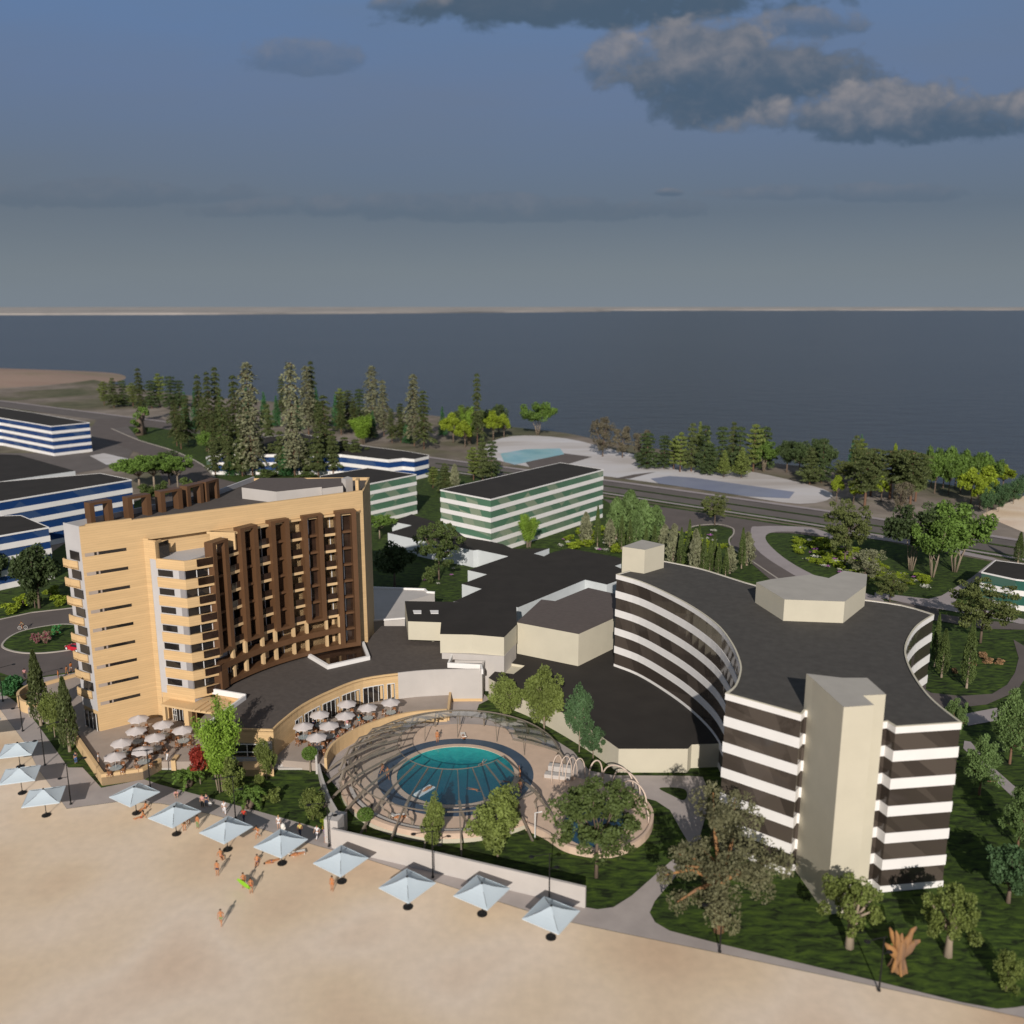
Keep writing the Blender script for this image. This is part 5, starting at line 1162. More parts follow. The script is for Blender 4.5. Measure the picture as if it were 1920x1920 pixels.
left = [(-36, 1349), (-30, 1392), (38, 1438), (42, 1487), (87, 1529)]
for i, (u, v) in enumerate(left):
    beach_umbrella(u, v, R(-72) + trs.uniform(-.05, .05), 'square pale blue beach umbrella by the left promenade, ' + ['back one cut by the edge', 'second one cut by the edge', 'rear of three whole ones', 'middle of three whole ones', 'front of three whole ones'][i])
right = [(256, 1525), (331, 1564), (427, 1593), (529, 1619), (641, 1653), (765, 1701), (904, 1714), (1033, 1758)]
for i, (u, v) in enumerate(right): beach_umbrella(u, v, R(-33) + trs.uniform(-.07, .07), 'square pale blue beach umbrella in the long front row, %s from left' % ORD[i])
def parasol(x, y, z, rot, label, group, first=[None]):
    if first[0] is None:
        t = thing('parasol', label, 'parasol', (x, y, z), rot, group); m_ = MB(); n = 8; r = 1.42
        rim = [(r * math.cos(R(45 * k)), r * math.sin(R(45 * k)), 2.28) for k in range(n)]; vs = [(0, 0, 2.86)]
        for k in range(n):
            a, b = np.array(rim[k]), np.array(rim[(k + 1) % n]); mm = (a + b) / 2 * np.array([.97, .97, 1]) + np.array([0, 0, .05]); o_ = len(vs)
            vs += [tuple(a), tuple(mm), tuple(b), tuple(a - [0, 0, .13]), tuple(mm - [0, 0, .11]), tuple(b - [0, 0, .13])]
        fs = []
        for k in range(n):
            o_ = 1 + 6 * k; fs += [(0, o_, o_ + 1), (0, o_ + 1, o_ + 2), (o_, o_ + 3, o_ + 4, o_ + 1), (o_ + 1, o_ + 4, o_ + 5, o_ + 2)]
        m_.add(vs, fs).build('canopy', M['canvas2'], t)
        MB().tube([(0, 0, .0), (0, 0, 2.95)], .03, 6).build('pole', M['offwhite'], t); first[0] = t; return t
    return dup(first[0], (x, y, z), rot, None, label, group)
def table(x, y, z, label, group, first=[None]):
    if first[0] is None:
        t = thing('dining_table', label, 'table', (x, y, z), 0, group)
        MB().lathe([(0.05, .72), (.74, .72), (.76, .735), (.74, .75), (.05, .75)], n=28).build('tabletop', M['tableglass'], t)
        m_ = MB(); m_.lathe([(.36, 0), (.36, .04), (.06, .08), (.05, .7), (.2, .72)], n=14); m_.build('pedestal', M['wicker'], t); first[0] = t; return t
    return dup(first[0], (x, y, z), 0, None, label, group)
def chair(x, y, z, rot, label, group, first=[None]):
    if first[0] is None:
        t = thing('wicker_chair', label, 'chair', (x, y, z), rot, group)   # faces -Y
        MB().box(0, 0, .36, .58, .54, .07).build('seat', M['wicker'], t)
        MB().box(0, -.01, .43, .48, .46, .08).build('cushion', M['cushion'], t)
        m_ = MB(); pts = [(.29 * math.cos(R(a)), .27 * math.sin(R(a))) for a in np.linspace(0, 180, 9)]; m_.wall(pts, .43, .93, .04); m_.build('backrest', M['wicker'], t)
        for sx in (-1, 1):
            MB().box(.30 * sx, -.05, .60, .06, .5, .05).add([], []).build('armrest', M['wicker'], t)
            for sy in (-1, 1): MB().box(.26 * sx, .23 * sy, 0, .05, .05, .62 if sy < 0 else .4).build('leg', M['wicker'], t)
        first[0] = t; return t
    return dup(first[0], (x, y, z), rot, None, label, group)
apL = [(259, 1341), (305, 1351.5), (342, 1361.5), (254.6, 1363), (290, 1375.4), (227.5, 1385.4), (266.7, 1400), (214.6, 1411)]
apR = [(650, 1313), (689, 1320), (732, 1310), (599, 1333), (647, 1335), (568.5, 1355), (616.5, 1353.5), (593.5, 1375)]
SEATS = {}
for side, aps in (('left', apL), ('right', apR)):
    pos = [(G(u, v, 1.2 + 2.86)) for u, v in aps]
    rank = {i: k for k, i in enumerate(sorted(range(8), key=lambda q: aps[q][0]))}
    for i, (x, y) in enumerate(pos):
        nm = '%s from left' % ORD[rank[i]]
        parasol(x, y, 1.2, trs.uniform(0, .7), 'round pale parasol on the %s terrace, %s' % (side, nm), 'parasols on the %s terrace' % side)
        table(x, y, 1.2, 'round glass topped table under the parasol on the %s terrace, %s' % (side, nm), 'tables on the %s terrace' % side)
        a0 = trs.uniform(-.25, .25) + R(-20)
        for k in range(4):
            a = a0 + k * math.pi / 2; r = 1.16 + trs.uniform(-.05, .12); cx, cy_ = x + r * math.cos(a), y + r * math.sin(a)
            SEATS[(side, i, k)] = (cx, cy_, a)
            chair(cx, cy_, 1.2, a - math.pi / 2 + trs.uniform(-.3, .3), 'wicker chair at the %s side of the %s terrace table %s' % (['right', 'far', 'left', 'near'][k], side, nm), 'wicker chairs on the %s terrace' % side)
def lamp(u, v, rot, label, first=[None]):
    x, y = G(u, v, .07)
    if first[0] is None:
        t = thing('street_lamp', label, 'street lamp', (x, y, .07), rot, 'black street lamps along the promenade')
        MB().tube([(0, 0, 0), (0, 0, 1.0), (0, 0, 5.5)], [.085, .075, .05], 8).build('pole', M['black'], t)
        MB().lathe([(0, 0), (.16, 0), (.16, .12), (.09, .2), (0, .2)], n=12).build('base', M['black'], t)
        MB().tube([(-.35, 0, 5.42), (0, 0, 5.5), (2.0, 0, 5.75)], .045, 6).build('arm', M['black'], t)
        MB().tube([(0, 0, 3.7), (-.7, 0, 3.75)], .04, 6).build('arm', M['black'], t)
        for px_, pz in ((2.05, 5.74), (-.85, 3.75)): MB().lathe([(0, .06), (.2, .04), (.30, -.02), (.26, -.06), (0, -.07)], (px_, 0, pz), 14).build('lamp_head', M['black'], t)
        first[0] = t; return t
    return dup(first[0], (x, y, .07), rot, None, label)
lp_ = [(5.6, 1315), (42.7, 1371), (84.4, 1434.6), (133, 1508)]
for i, (u, v) in enumerate(lp_): lamp(u, v, R(30), 'black two headed street lamp on the left promenade, %s from the back' % ORD[i])
lp_ = [(282.3, 1481), (441.7, 1535), (617, 1587), (811.7, 1645), (1029.7, 1690), (1349.5, 1785), (1648, 1857.5)]
for i, (u, v) in enumerate(lp_): lamp(u, v, R(205), 'black two headed street lamp along the front promenade, %s from left' % ORD[i])
# ================================================================ people
def skin_mesh(joints, edges, rad, sub=1):
    me = bpy.data.meshes.new('tmp'); names = list(joints); me.from_pydata([joints[n] for n in names], [(names.index(a), names.index(b)) for a, b in edges], [])
    o = bpy.data.objects.new('tmp', me); COL.objects.link(o)
    md = o.modifiers.new('s', 'SKIN'); md.use_smooth_shade = True
    for i, n in enumerate(names):
        r = rad[n]; d = me.skin_vertices[0].data[i]; d.radius = r if isinstance(r, tuple) else (r, r); d.use_root = (i == 0)
    if sub: sd = o.modifiers.new('d', 'SUBSURF'); sd.levels = sub; sd.render_levels = sub
    dg = bpy.context.evaluated_depsgraph_get(); dg.update(); e = o.evaluated_get(dg); out = bpy.data.meshes.new_from_object(e)
    bpy.data.objects.remove(o, do_unlink=True); bpy.data.meshes.remove(me); return out
RAD = dict(pelvis=(.135, .10), spine=(.12, .085), chest=(.145, .10), neck=.05, jaw=.075, head=.095, crown=.07,
           shl=.062, shr=.062, ell=.042, elr=.042, wrl=.030, wrr=.030, hal=.033, har=.033,
           hil=.088, hir=.088, knl=.058, knr=.058, anl=.040, anr=.040, tol=.034, tor=.034)
EDG = [('pelvis', 'spine'), ('spine', 'chest'), ('chest', 'neck'), ('neck', 'jaw'), ('jaw', 'head'), ('head', 'crown'), ('chest', 'shl'), ('chest', 'shr'), ('shl', 'ell'), ('shr', 'elr'), ('ell', 'wrl'), ('elr', 'wrr'), ('wrl', 'hal'), ('wrr', 'har'),
       ('pelvis', 'hil'), ('pelvis', 'hir'), ('hil', 'knl'), ('hir', 'knr'), ('knl', 'anl'), ('knr', 'anr'), ('anl', 'tol'), ('anr', 'tor')]
STAND = dict(pelvis=(0, 0, .97), spine=(0, 0, 1.14), chest=(0, 0, 1.34), neck=(0, 0, 1.49), jaw=(0, .025, 1.57), head=(0, .01, 1.65), crown=(0, 0, 1.70),
             shl=(-.19, 0, 1.42), shr=(.19, 0, 1.42), ell=(-.24, -.02, 1.14), elr=(.24, -.02, 1.14), wrl=(-.25, .06, .90), wrr=(.25, .06, .90), hal=(-.25, .08, .82), har=(.25, .08, .82),
             hil=(-.10, 0, .90), hir=(.10, 0, .90), knl=(-.11, .02, .50), knr=(.11, .02, .50), anl=(-.11, 0, .08), anr=(.11, 0, .08), tol=(-.13, .15, .035), tor=(.13, .15, .035))
def pose(**k): d = dict(STAND); d.update(k); return d
def moved(d, names, off): 
    for n in names: d[n] = tuple(np.array(d[n]) + off)
    return d
UP = ['pelvis', 'spine', 'chest', 'neck', 'jaw', 'head', 'crown', 'shl', 'shr', 'ell', 'elr', 'wrl', 'wrr', 'hal', 'har']
POSE = dict(stand=STAND)
POSE['walk'] = pose(knl=(-.10, .20, .53), anl=(-.10, .34, .12), tol=(-.10, .48, .12), knr=(.10, .02, .50), anr=(.10, -.30, .16), tor=(.10, -.22, .04), ell=(-.25, -.14, 1.16), wrl=(-.24, -.10, .93), hal=(-.24, -.08, .85), elr=(.25, .10, 1.17), wrr=(.22, .26, 1.02), har=(.22, .32, .97))
POSE['run'] = pose(chest=(0, .08, 1.33), neck=(0, .13, 1.48), jaw=(0, .17, 1.56), head=(0, .16, 1.64), crown=(0, .15, 1.69), shl=(-.19, .1, 1.41), shr=(.19, .1, 1.41), knl=(-.10, .34, .70), anl=(-.10, .30, .30), tol=(-.10, .43, .25), knr=(.10, -.06, .52), anr=(.10, -.36, .22), tor=(.10, -.40, .10), ell=(-.27, -.14, 1.22), wrl=(-.22, .05, 1.1), hal=(-.2, .12, 1.1), elr=(.27, .26, 1.2), wrr=(.2, .40, 1.32), har=(.18, .44, 1.38))
POSE['wave'] = pose(elr=(.36, .02, 1.60), wrr=(.34, .05, 1.84), har=(.33, .06, 1.92))
POSE['carry'] = pose(ell=(-.26, .06, 1.16), wrl=(-.20, .26, 1.02), hal=(-.18, .33, 1.0), elr=(.26, .06, 1.16), wrr=(.20, .26, 1.02), har=(.18, .33, 1.0))
sit = dict(pelvis=(0, 0, .12), spine=(0, -.06, .30), chest=(0, -.13, .49), neck=(0, -.16, .64), jaw=(0, -.13, .72), head=(0, -.15, .80), crown=(0, -.16, .85), shl=(-.19, -.14, .57), shr=(.19, -.14, .57),
           ell=(-.27, -.30, .32), elr=(.27, -.30, .32), wrl=(-.28, -.38, .08), wrr=(.28, -.38, .08), hal=(-.3, -.42, .03), har=(.3, -.42, .03), hil=(-.10, .06, .11), hir=(.10, .06, .11),
           knl=(-.13, .46, .24), knr=(.12, .48, .12), anl=(-.12, .82, .06), anr=(.11, .90, .06), tol=(-.13, .90, .16), tor=(.13, .97, .17))
POSE['sit'] = sit
POSE['crouch'] = pose(pelvis=(0, -.15, .42), spine=(0, -.06, .58), chest=(0, .06, .75), neck=(0, .13, .88), jaw=(0, .18, .95), head=(0, .17, 1.03), crown=(0, .16, 1.08), shl=(-.19, .08, .82), shr=(.19, .08, .82), ell=(-.24, .28, .62), elr=(.24, .28, .62), wrl=(-.14, .46, .50), wrr=(.14, .46, .50), hal=(-.12, .52, .44), har=(.12, .52, .44), hil=(-.1, -.12, .38), hir=(.1, -.12, .38), knl=(-.14, .26, .48), knr=(.14, .26, .44), anl=(-.13, -.02, .10), anr=(.13, .0, .10), tol=(-.14, .14, .035), tor=(.14, .16, .035))
POSE['lie'] = {n: (p[0] * (1.25 if n[:2] in ('el', 'wr', 'ha') else 1), p[2] - .97, .13 - p[1] * .6 if n[:2] not in ('to',) else .16) for n, p in STAND.items()}
POSE['swim'] = pose(); POSE['swim'] = {n: (p[0], p[2] - .97, -.02 + p[1] * .3) for n, p in pose(elr=(.34, .02, 1.66), wrr=(.22, .05, 1.95), har=(.2, .06, 2.03), knl=(-.16, 0, .5), anl=(-.22, 0, .1), knr=(.13, 0, .5), anr=(.20, 0, .1)).items()}
chairp = pose(pelvis=(0, 0, .52), spine=(0, -.03, .69), chest=(0, -.05, .89), neck=(0, -.03, 1.04), jaw=(0, .0, 1.12), head=(0, -.01, 1.20), crown=(0, -.02, 1.25), shl=(-.19, -.04, .97), shr=(.19, -.04, .97), ell=(-.25, .04, .72), elr=(.25, .04, .72), wrl=(-.2, .26, .74), wrr=(.2, .26, .74), hal=(-.17, .34, .76), har=(.17, .34, .76), hil=(-.10, .04, .51), hir=(.10, .04, .51), knl=(-.13, .44, .50), knr=(.13, .44, .50), anl=(-.13, .42, .09), anr=(.13, .42, .09), tol=(-.14, .56, .035), tor=(.14, .56, .035))
POSE['seated'] = chairp
POSE['cycle'] = pose(pelvis=(0, -.25, .98), spine=(0, -.14, 1.13), chest=(0, .04, 1.28), neck=(0, .16, 1.40), jaw=(0, .22, 1.47), head=(0, .22, 1.55), crown=(0, .22, 1.60), shl=(-.19, .08, 1.35), shr=(.19, .08, 1.35), ell=(-.27, .24, 1.14), elr=(.27, .24, 1.14), wrl=(-.24, .42, 1.04), wrr=(.24, .42, 1.04), hal=(-.24, .48, 1.02), har=(.24, .48, 1.02), hil=(-.1, -.2, .93), hir=(.1, -.2, .93), knl=(-.12, .16, .78), knr=(.12, .18, .62), anl=(-.11, .04, .42), anr=(.11, .02, .22), tol=(-.11, .17, .38), tor=(.11, .15, .18))
SKINS = dict(tan=(.48, .20, .085), fair=(.52, .31, .21), brown=(.22, .10, .055))
for k, c in SKINS.items(): M['skin_' + k] = mat('skin_' + k, c, .55, .06, 3)
CLOTH = dict(white=(.72, .71, .74), navy=(.025, .035, .075), red=(.50, .04, .025), black=(.02, .02, .022), green=(.20, .26, .12), blue=(.08, .15, .35), orange=(.55, .16, .03), pinkc=(.60, .28, .30), teal=(.10, .28, .32), khakic=(.30, .26, .17), purple=(.22, .16, .32), yellowc=(.55, .45, .15))
for k, c in CLOTH.items(): M['cloth_' + k] = mat('cloth_' + k, c, .85, .1, 4)
HAIR = dict(dark=(.02, .014, .01), brown=(.09, .045, .02), blond=(.40, .27, .12), grey=(.3, .28, .26))
for k, c in HAIR.items(): M['hair_' + k] = mat('hair_' + k, c, .7, .2, 6)
BODY = {}
def body_mesh(p):
    if p in BODY: return BODY[p]
    J = POSE[p]; me = skin_mesh(J, EDG, RAD, 1); bm = bmesh.new(); bm.from_mesh(me)
    ex = MB()
    for s in 'lr':   # four fingers and a thumb per hand
        w, h = Vector(J['wr' + s]), Vector(J['ha' + s]); d = (h - w).normalized(); sd = d.orthogonal().normalized(); nn = d.cross(sd)
        for k, (off, L_) in enumerate(((-.027, .070), (-.009, .082), (.009, .078), (.027, .062))):
            b = h + sd * off; ex.tube([b, b + d * L_ * .5 + nn * .006, b + d * L_ + nn * .028], [.010, .0095, .008], 5)
        b = w.lerp(h, .5) + sd * .03; ex.tube([b, b + sd * .03 + d * .03, b + sd * .035 + d * .065], [.012, .011, .009], 5)
    hd, jw, cr = Vector(J['head']), Vector(J['jaw']), Vector(J['crown']); up = (cr - jw).normalized(); ac = Vector((1, 0, 0)) if abs(up.x) < .9 else Vector((0, 1, 0)); fw = up.cross(ac).normalized()
    if p in ('lie',): fw = Vector((0, 0, 1))
    elif fw.y < 0 and p != 'swim': fw = -fw
    ex.tube([hd + fw * .085 + up * .01, hd + fw * .122 - up * .022, hd + fw * .085 - up * .03], [.010, .014, .008], 5)
    for s in (-1, 1): ex.ball(hd + ac * .098 * s - up * .015, .024, (.5, 1, 1), 6, 5)
    b2 = ex.mesh('x', M['skin_tan']); bm.from_mesh(b2); bm.to_mesh(me); bm.free()
    for f in me.polygons: f.use_smooth = True
    me.name = 'body'; BODY[p] = me; return me
def garment(p, kind):
    key = (p, kind)
    if key in BODY: return BODY[key]
    J = POSE[p]; L_ = lambda a, b, t: tuple(np.array(J[a]) + (np.array(J[b]) - np.array(J[a])) * t)
    if kind == 'shirt':
        j = {n: J[n] for n in ('pelvis', 'spine', 'chest', 'shl', 'shr')}; j['sl'] = L_('shl', 'ell', .65); j['sr'] = L_('shr', 'elr', .65)
        r = {n: (tuple(q + .018 for q in RAD[n]) if isinstance(RAD[n], tuple) else RAD[n] + .018) for n in j if n in RAD}; r['sl'] = r['sr'] = .07
        e = [('pelvis', 'spine'), ('spine', 'chest'), ('chest', 'shl'), ('chest', 'shr'), ('shl', 'sl'), ('shr', 'sr')]
    else:
        t = {'shorts': .62, 'briefs': .16, 'trousers': 1.0}[kind]; j = {'pelvis': J['pelvis'], 'w': L_('pelvis', 'spine', .35)}; e = [('pelvis', 'w')]; r = {'pelvis': (.15, .115), 'w': (.138, .105)}
        for s in 'lr':
            j['h' + s] = J['hi' + s]; r['h' + s] = .105; e.append(('pelvis', 'h' + s)); j['k' + s] = L_('hi' + s, 'kn' + s, t); r['k' + s] = .095 if t < 1 else .075; e.append(('h' + s, 'k' + s))
            if kind == 'trousers': j['a' + s] = L_('kn' + s, 'an' + s, .95); r['a' + s] = .062; e.append(('k' + s, 'a' + s))
    me = skin_mesh(j, e, r, 1); me.name = kind
    BODY[key] = me; return me
def hair_mesh(p, long_):
    key = (p, 'hair', long_)
    if key in BODY: return BODY[key]
    J = POSE[p]; jw, hd, cr = Vector(J['jaw']), Vector(J['head']), Vector(J['crown']); up = (cr - jw).normalized(); m_ = MB()
    back = Vector((0, -1, 0)) if p not in ('lie', 'swim') else Vector((0, 0, -1 if p == 'lie' else 1)); c = hd + up * .032 + back * .022
    m_.ball((0, 0, 0), .108, (1, 1.05, .95), 12, 8); q = Vector((0, 0, 1)).rotation_difference(up)
    m_.v = [tuple(q @ Vector(v) + c) for v in m_.v]
    if long_: m_.tube([c + back * .06, c + back * .10 - up * .13, c + back * .10 - up * .24], [.07, .075, .03], 7)
    me = m_.mesh('hair', M['hair_dark'], True); BODY[key] = me; return me
def person(p, u, v, face, label, skin='tan', top=None, bottom='briefs', bc='navy', hair='dark', long_=False, z0=.05, at=None, sc=1.0):
    x, y = at if at else G(u, v, z0)
    t = thing('person', label, 'person', (x, y, z0), R(face)); t.scale = (sc,) * 3
    def put(nm, me, m):
        q = me.copy(); q.name = nm; q.materials.clear(); q.materials.append(M[m]); link(nm, q, t)
    put('body', body_mesh(p), 'skin_' + skin); put('hair', hair_mesh(p, long_), 'hair_' + hair)
    if top: put('shirt', garment(p, 'shirt'), 'cloth_' + top)
    if bottom: put(bottom if bottom != 'briefs' else 'swimwear', garment(p, bottom), 'cloth_' + bc)
    return t
# face: 0 looks away from the camera, 180 towards it
person('sit', 272, 1516, 150, 'person sitting on the sand in the shade of the leftmost front row umbrella, rear one', bc='orange')
person('sit', 266, 1533, 120, 'person sitting with legs stretched beside the leftmost front row umbrella, front one', bc='red', long_=True)
person('stand', 346, 1557, 200, 'sunbather standing beside the second umbrella of the front row, nearest its pole', bc='green')
person('stand', 354, 1547, 30, 'person in swimwear half hidden behind the second front row umbrella', bc='orange')
person('stand', 371, 1553, 160, 'tall person in olive trousers at the second front row umbrella', bottom='trousers', bc='green')
person('sit', 414, 1606, 215, 'person reclining on the sand beside the third front row umbrella', bc='pinkc')
person('stand', 408, 1641, 175, 'person in dark swim shorts standing on the open sand below the third umbrella', bottom='shorts', bc='navy')
person('sit', 482, 1617, 190, 'person sitting on the sand left of the fourth front row umbrella', bc='blue')
person('lie', 508, 1617, 118, 'person lying on the sand beside the base of the fourth umbrella', bc='blue')
person('run', 484, 1573, 140, 'bare chested person jogging on the sand edge behind the third umbrella', bc='white')
person('carry', 457, 1664, 200, 'person carrying the back end of the green surfboard', bc='orange')
person('carry', 471, 1674, 200, 'dark haired person carrying the front end of the green surfboard', bc='red', long_=True)
person('walk', 415, 1734, 185, 'person in pale shorts walking alone on the open sand in front', bottom='shorts', bc='green')
person('stand', 623, 1670, 160, 'lone bather standing left of the fifth front row umbrella', bc='orange', long_=True)
person('crouch', 331, 1496, 200, 'person in grey pink clothes crouching on the promenade', 'fair', 'pinkc', 'shorts', 'navy')
person('stand', 380, 1514, 170, 'person in a pink top standing in a pair on the promenade', 'fair', 'pinkc', 'trousers', 'black', 'brown', True)
person('stand', 388, 1512, 190, 'person in dark navy clothes standing in a pair on the promenade', 'fair', 'navy', 'trousers', 'navy')
person('walk', 421, 1526, 200, 'person dressed all in white walking on the promenade near a lamp', 'fair', 'white', 'trousers', 'white', 'brown')
person('walk', 458, 1541, 170, 'person in a red shirt and dark trousers on the promenade', 'brown', 'red', 'trousers', 'navy')
person('stand', 523, 1554, 190, 'person in white pushing a white pram on the promenade', 'fair', 'white', 'shorts', 'white', 'blond')
person('walk', 563, 1568, 180, 'person in a pale vest and dark trousers walking on the promenade', 'tan', 'yellowc', 'trousers', 'navy')
person('walk', 595, 1573, 160, 'person in white clothes walking towards the garden wall end', 'fair', 'white', 'trousers', 'white', 'brown')
person('wave', 611, 1579, 150, 'person with a raised arm beside the lamp at the wall end', 'tan', 'purple', 'shorts', 'purple', 'dark', True)
person('stand', 143, 1431, 60, 'person in a navy jacket by the lamp under the left terrace wall', 'fair', 'navy', 'trousers', 'blue')
person('stand', 186, 1434, 100, 'person in a white shirt standing at the front corner of the left terrace', 'fair', 'white', 'shorts', 'khakic', 'brown', z0=1.2)
person('walk', 315, 1425, 150, 'person in a dark top and white trousers at the head of the short steps', 'fair', 'black', 'trousers', 'white', z0=1.2)
person('walk', 47, 1272, 200, 'person in a pink top walking on the driveway beside the dark bush', 'brown', 'pinkc', 'trousers', 'black', z0=.12)
person('stand', 110, 1275, 120, 'person with orange top and khaki shorts on the driveway pavement, left of three', 'tan', 'orange', 'shorts', 'khakic', 'brown', True, z0=.14)
person('walk', 126, 1267, 60, 'bare chested person on the driveway pavement, middle of three', bottom='shorts', bc='khakic', z0=.14)
person('walk', 134, 1260, 60, 'person in an orange top and white shorts on the driveway pavement, right of three', 'tan', 'orange', 'shorts', 'white', z0=.14)
person('stand', 820, 1391, 180, 'bather standing on the tiles at the back left of the round pool', z0=.63, bc='orange')
person('walk', 717, 1450, 120, 'bather walking on the navy ring at the left of the pool, left one', z0=.62, bc='red')
person('walk', 727, 1461, 200, 'bather walking on the navy ring at the left of the pool, right one', z0=.62, bc='yellowc', long_=True)
person('wave', 975, 1464, 100, 'bather stretching an arm at the right rim of the pool, rear one', z0=.62, bc='red')
person('stand', 975, 1486, 190, 'bather with dark hair at the right rim of the pool, front one', z0=.62, bc='white')
person('swim', 888, 1480, 250, 'swimmer in the middle of the round pool', z0=.62, bc='red')
person('swim', 905, 1430, 160, 'swimmer far back in the teal water of the pool', 'fair', z0=.62, bc='white')
person('swim', 948, 1466, 260, 'swimmer by the right edge of the pool', 'brown', z0=.62, bc='black')
person('walk', 673, 1360, 200, 'person in a teal dress like outfit by the tables of the right terrace', 'tan', 'teal', 'shorts', 'teal', 'brown', True, z0=1.2)
person('walk', 651, 1368, 170, 'person in a pale pink top among the tables of the right terrace', 'fair', 'pinkc', 'trousers', 'white', z0=1.2)
person('walk', 595, 1410, 180, 'person in a navy top beside the front parasol of the right terrace', 'fair', 'navy', 'trousers', 'white', z0=1.2)
for key, top, lab in ((('right', 6, 0), 'red', 'person in red seated right of the table under the middle parasol of the right terrace'), (('right', 4, 2), 'purple', 'person in purple seated left of a table in the middle of the right terrace'),
                      (('right', 3, 2), 'blue', 'person in blue seated under the left rear parasol of the right terrace'), (('right', 1, 2), 'black', 'person in black seated under the parasol near the rear windows')):
    x, y, a = SEATS[key]; person('seated', 0, 0, math.degrees(a) + 90, lab, 'fair', top, 'trousers', 'navy', z0=1.2, at=(x, y))
# loungers and what people carry
def lounger(u, v, face, z, label, who=None, **kw):
    x, y = G(u, v, z); t = thing('sun_lounger', label, 'lounger', (x, y, z), R(face))
    MB().box(0, -.25, .26, .66, 1.45, .08).build('mattress', M['cushion'], t)
    m_ = MB(); m_.add([(-.33, .46, .27), (.33, .46, .27), (.33, 1.0, .58), (-.33, 1.0, .58), (-.33, .46, .35), (.33, .46, .35), (.33, .98, .66), (-.33, .98, .66)], [(0, 3, 2, 1), (4, 5, 6, 7), (0, 1, 5, 4), (1, 2, 6, 5), (2, 3, 7, 6), (3, 0, 4, 7)]); m_.build('backrest', M['cushion'], t)
    for sx in (-1, 1):
        for yy in (-.85, .35): MB().box(.28 * sx, yy, 0, .05, .05, .26).build('leg', M['frame_white'], t)
    if who: person('lie', u, v, face, who, z0=z + .34, **kw)
lounger(556, 1603, 112, .04, 'white lounger behind the fourth front row umbrella', 'person lying on the white lounger behind the fourth umbrella', bc='black')
lounger(869, 1383, 190, ZD + .02, 'white lounger at the back of the round pool', 'person lying on the white lounger at the back of the pool', bc='black')
lounger(749, 1533, 105, ZD + .02, 'white lounger on the front tiles of the pool deck', 'person sunbathing on the white lounger on the front pool tiles', bc='orange')
rf = thing('pool_raft', 'long white inflatable raft floating in the pool', 'raft', (*G(796, 1484, .64), .64), R(-38)); MB().box(0, 0, 0, .9, 3.0, .12).build('raft', M['cushion'], rf); m_ = MB(); m_.tube([(-.42, -1.4, .12), (-.42, 1.4, .12)], .09, 8); m_.tube([(.42, -1.4, .12), (.42, 1.4, .12)], .09, 8); m_.build('side_tube', M['canvas'], rf)
person('lie', 802, 1480, -38, 'person lying on the long white raft in the pool', z0=.70, bc='navy')
sb = thing('surfboard', 'lime green surfboard carried by two people on the sand', 'surfboard', (0, 0, 0))
a, b = Vector((*G(457, 1664), .95)), Vector((*G(471, 1674), .95)); d = (b - a).normalized(); fw_ = Vector((d.y, -d.x, 0)); ctr = (a + b) / 2 + fw_ * .40; sb.location = ctr
vs = []; fs = []; NB = 14
for i in range(NB + 1):
    s = i / NB * 2 - 1; w = .30 * (max(0, 1 - abs(s) ** 2.4)) ** .6 + .005; q = d * s * 1.25
    for k in range(8):
        aa = 6.283 * k / 8; vs.append(q + Vector((0, 0, 1)) * w * math.cos(aa) * .95 + fw_ * .04 * math.sin(aa))
for i in range(NB):
    for k in range(8): fs.append((8 * i + k, 8 * i + (k + 1) % 8, 8 * i + 8 + (k + 1) % 8, 8 * i + 8 + k))
M['lime'] = mat('lime_board', (.25, .55, .02), .3, .05); MB().add(vs, fs).build('board', M['lime'], sb)
q = d * 1.0; MB().add([tuple(q + fw_ * .03), tuple(q + d * .14 + fw_ * .03), tuple(q + d * .1 + fw_ * .17)], [(0, 1, 2)]).tube([q + fw_ * .03, q + d * .08 + fw_ * .16], [.03, .01], 5).build('fin', M['black'], sb)
pr_ = thing('pram', 'white pram pushed along the promenade', 'pram', (*G(531, 1559, .07), .07), R(200))
MB().box(0, 0, .45, .5, .8, .3).build('basket', M['cushion'], pr_); m_ = MB(); m_.ball((0, .15, .8), .36, (.75, .9, .9), 12, 8); m_.build('hood', M['cushion'], pr_, True)
for sx in (-1, 1):
    for yy in (-.35, .35):
        m_ = MB(); m_.tube([(.28 * sx + .04 * math.copysign(1, sx), yy, .17), (.28 * sx, yy, .17)], .17, 12); m_.build('wheel', M['black'], pr_)
MB().tube([(-.22, -.4, .6), (-.22, -.75, .98), (.22, -.75, .98), (.22, -.4, .6)], .018, 5).build('handle', M['black'], pr_)
bag = thing('bag', 'pale shoulder bag beside the pair on the promenade', 'bag', (*G(394, 1512, .07), .07)); m_ = MB(); m_.ball((0, 0, .28), .26, (1, .6, 1.0), 10, 8); m_.tube([(-.18, 0, .45), (0, 0, .75), (.18, 0, .45)], .02, 5); m_.build('bag', M['cushion'], bag)
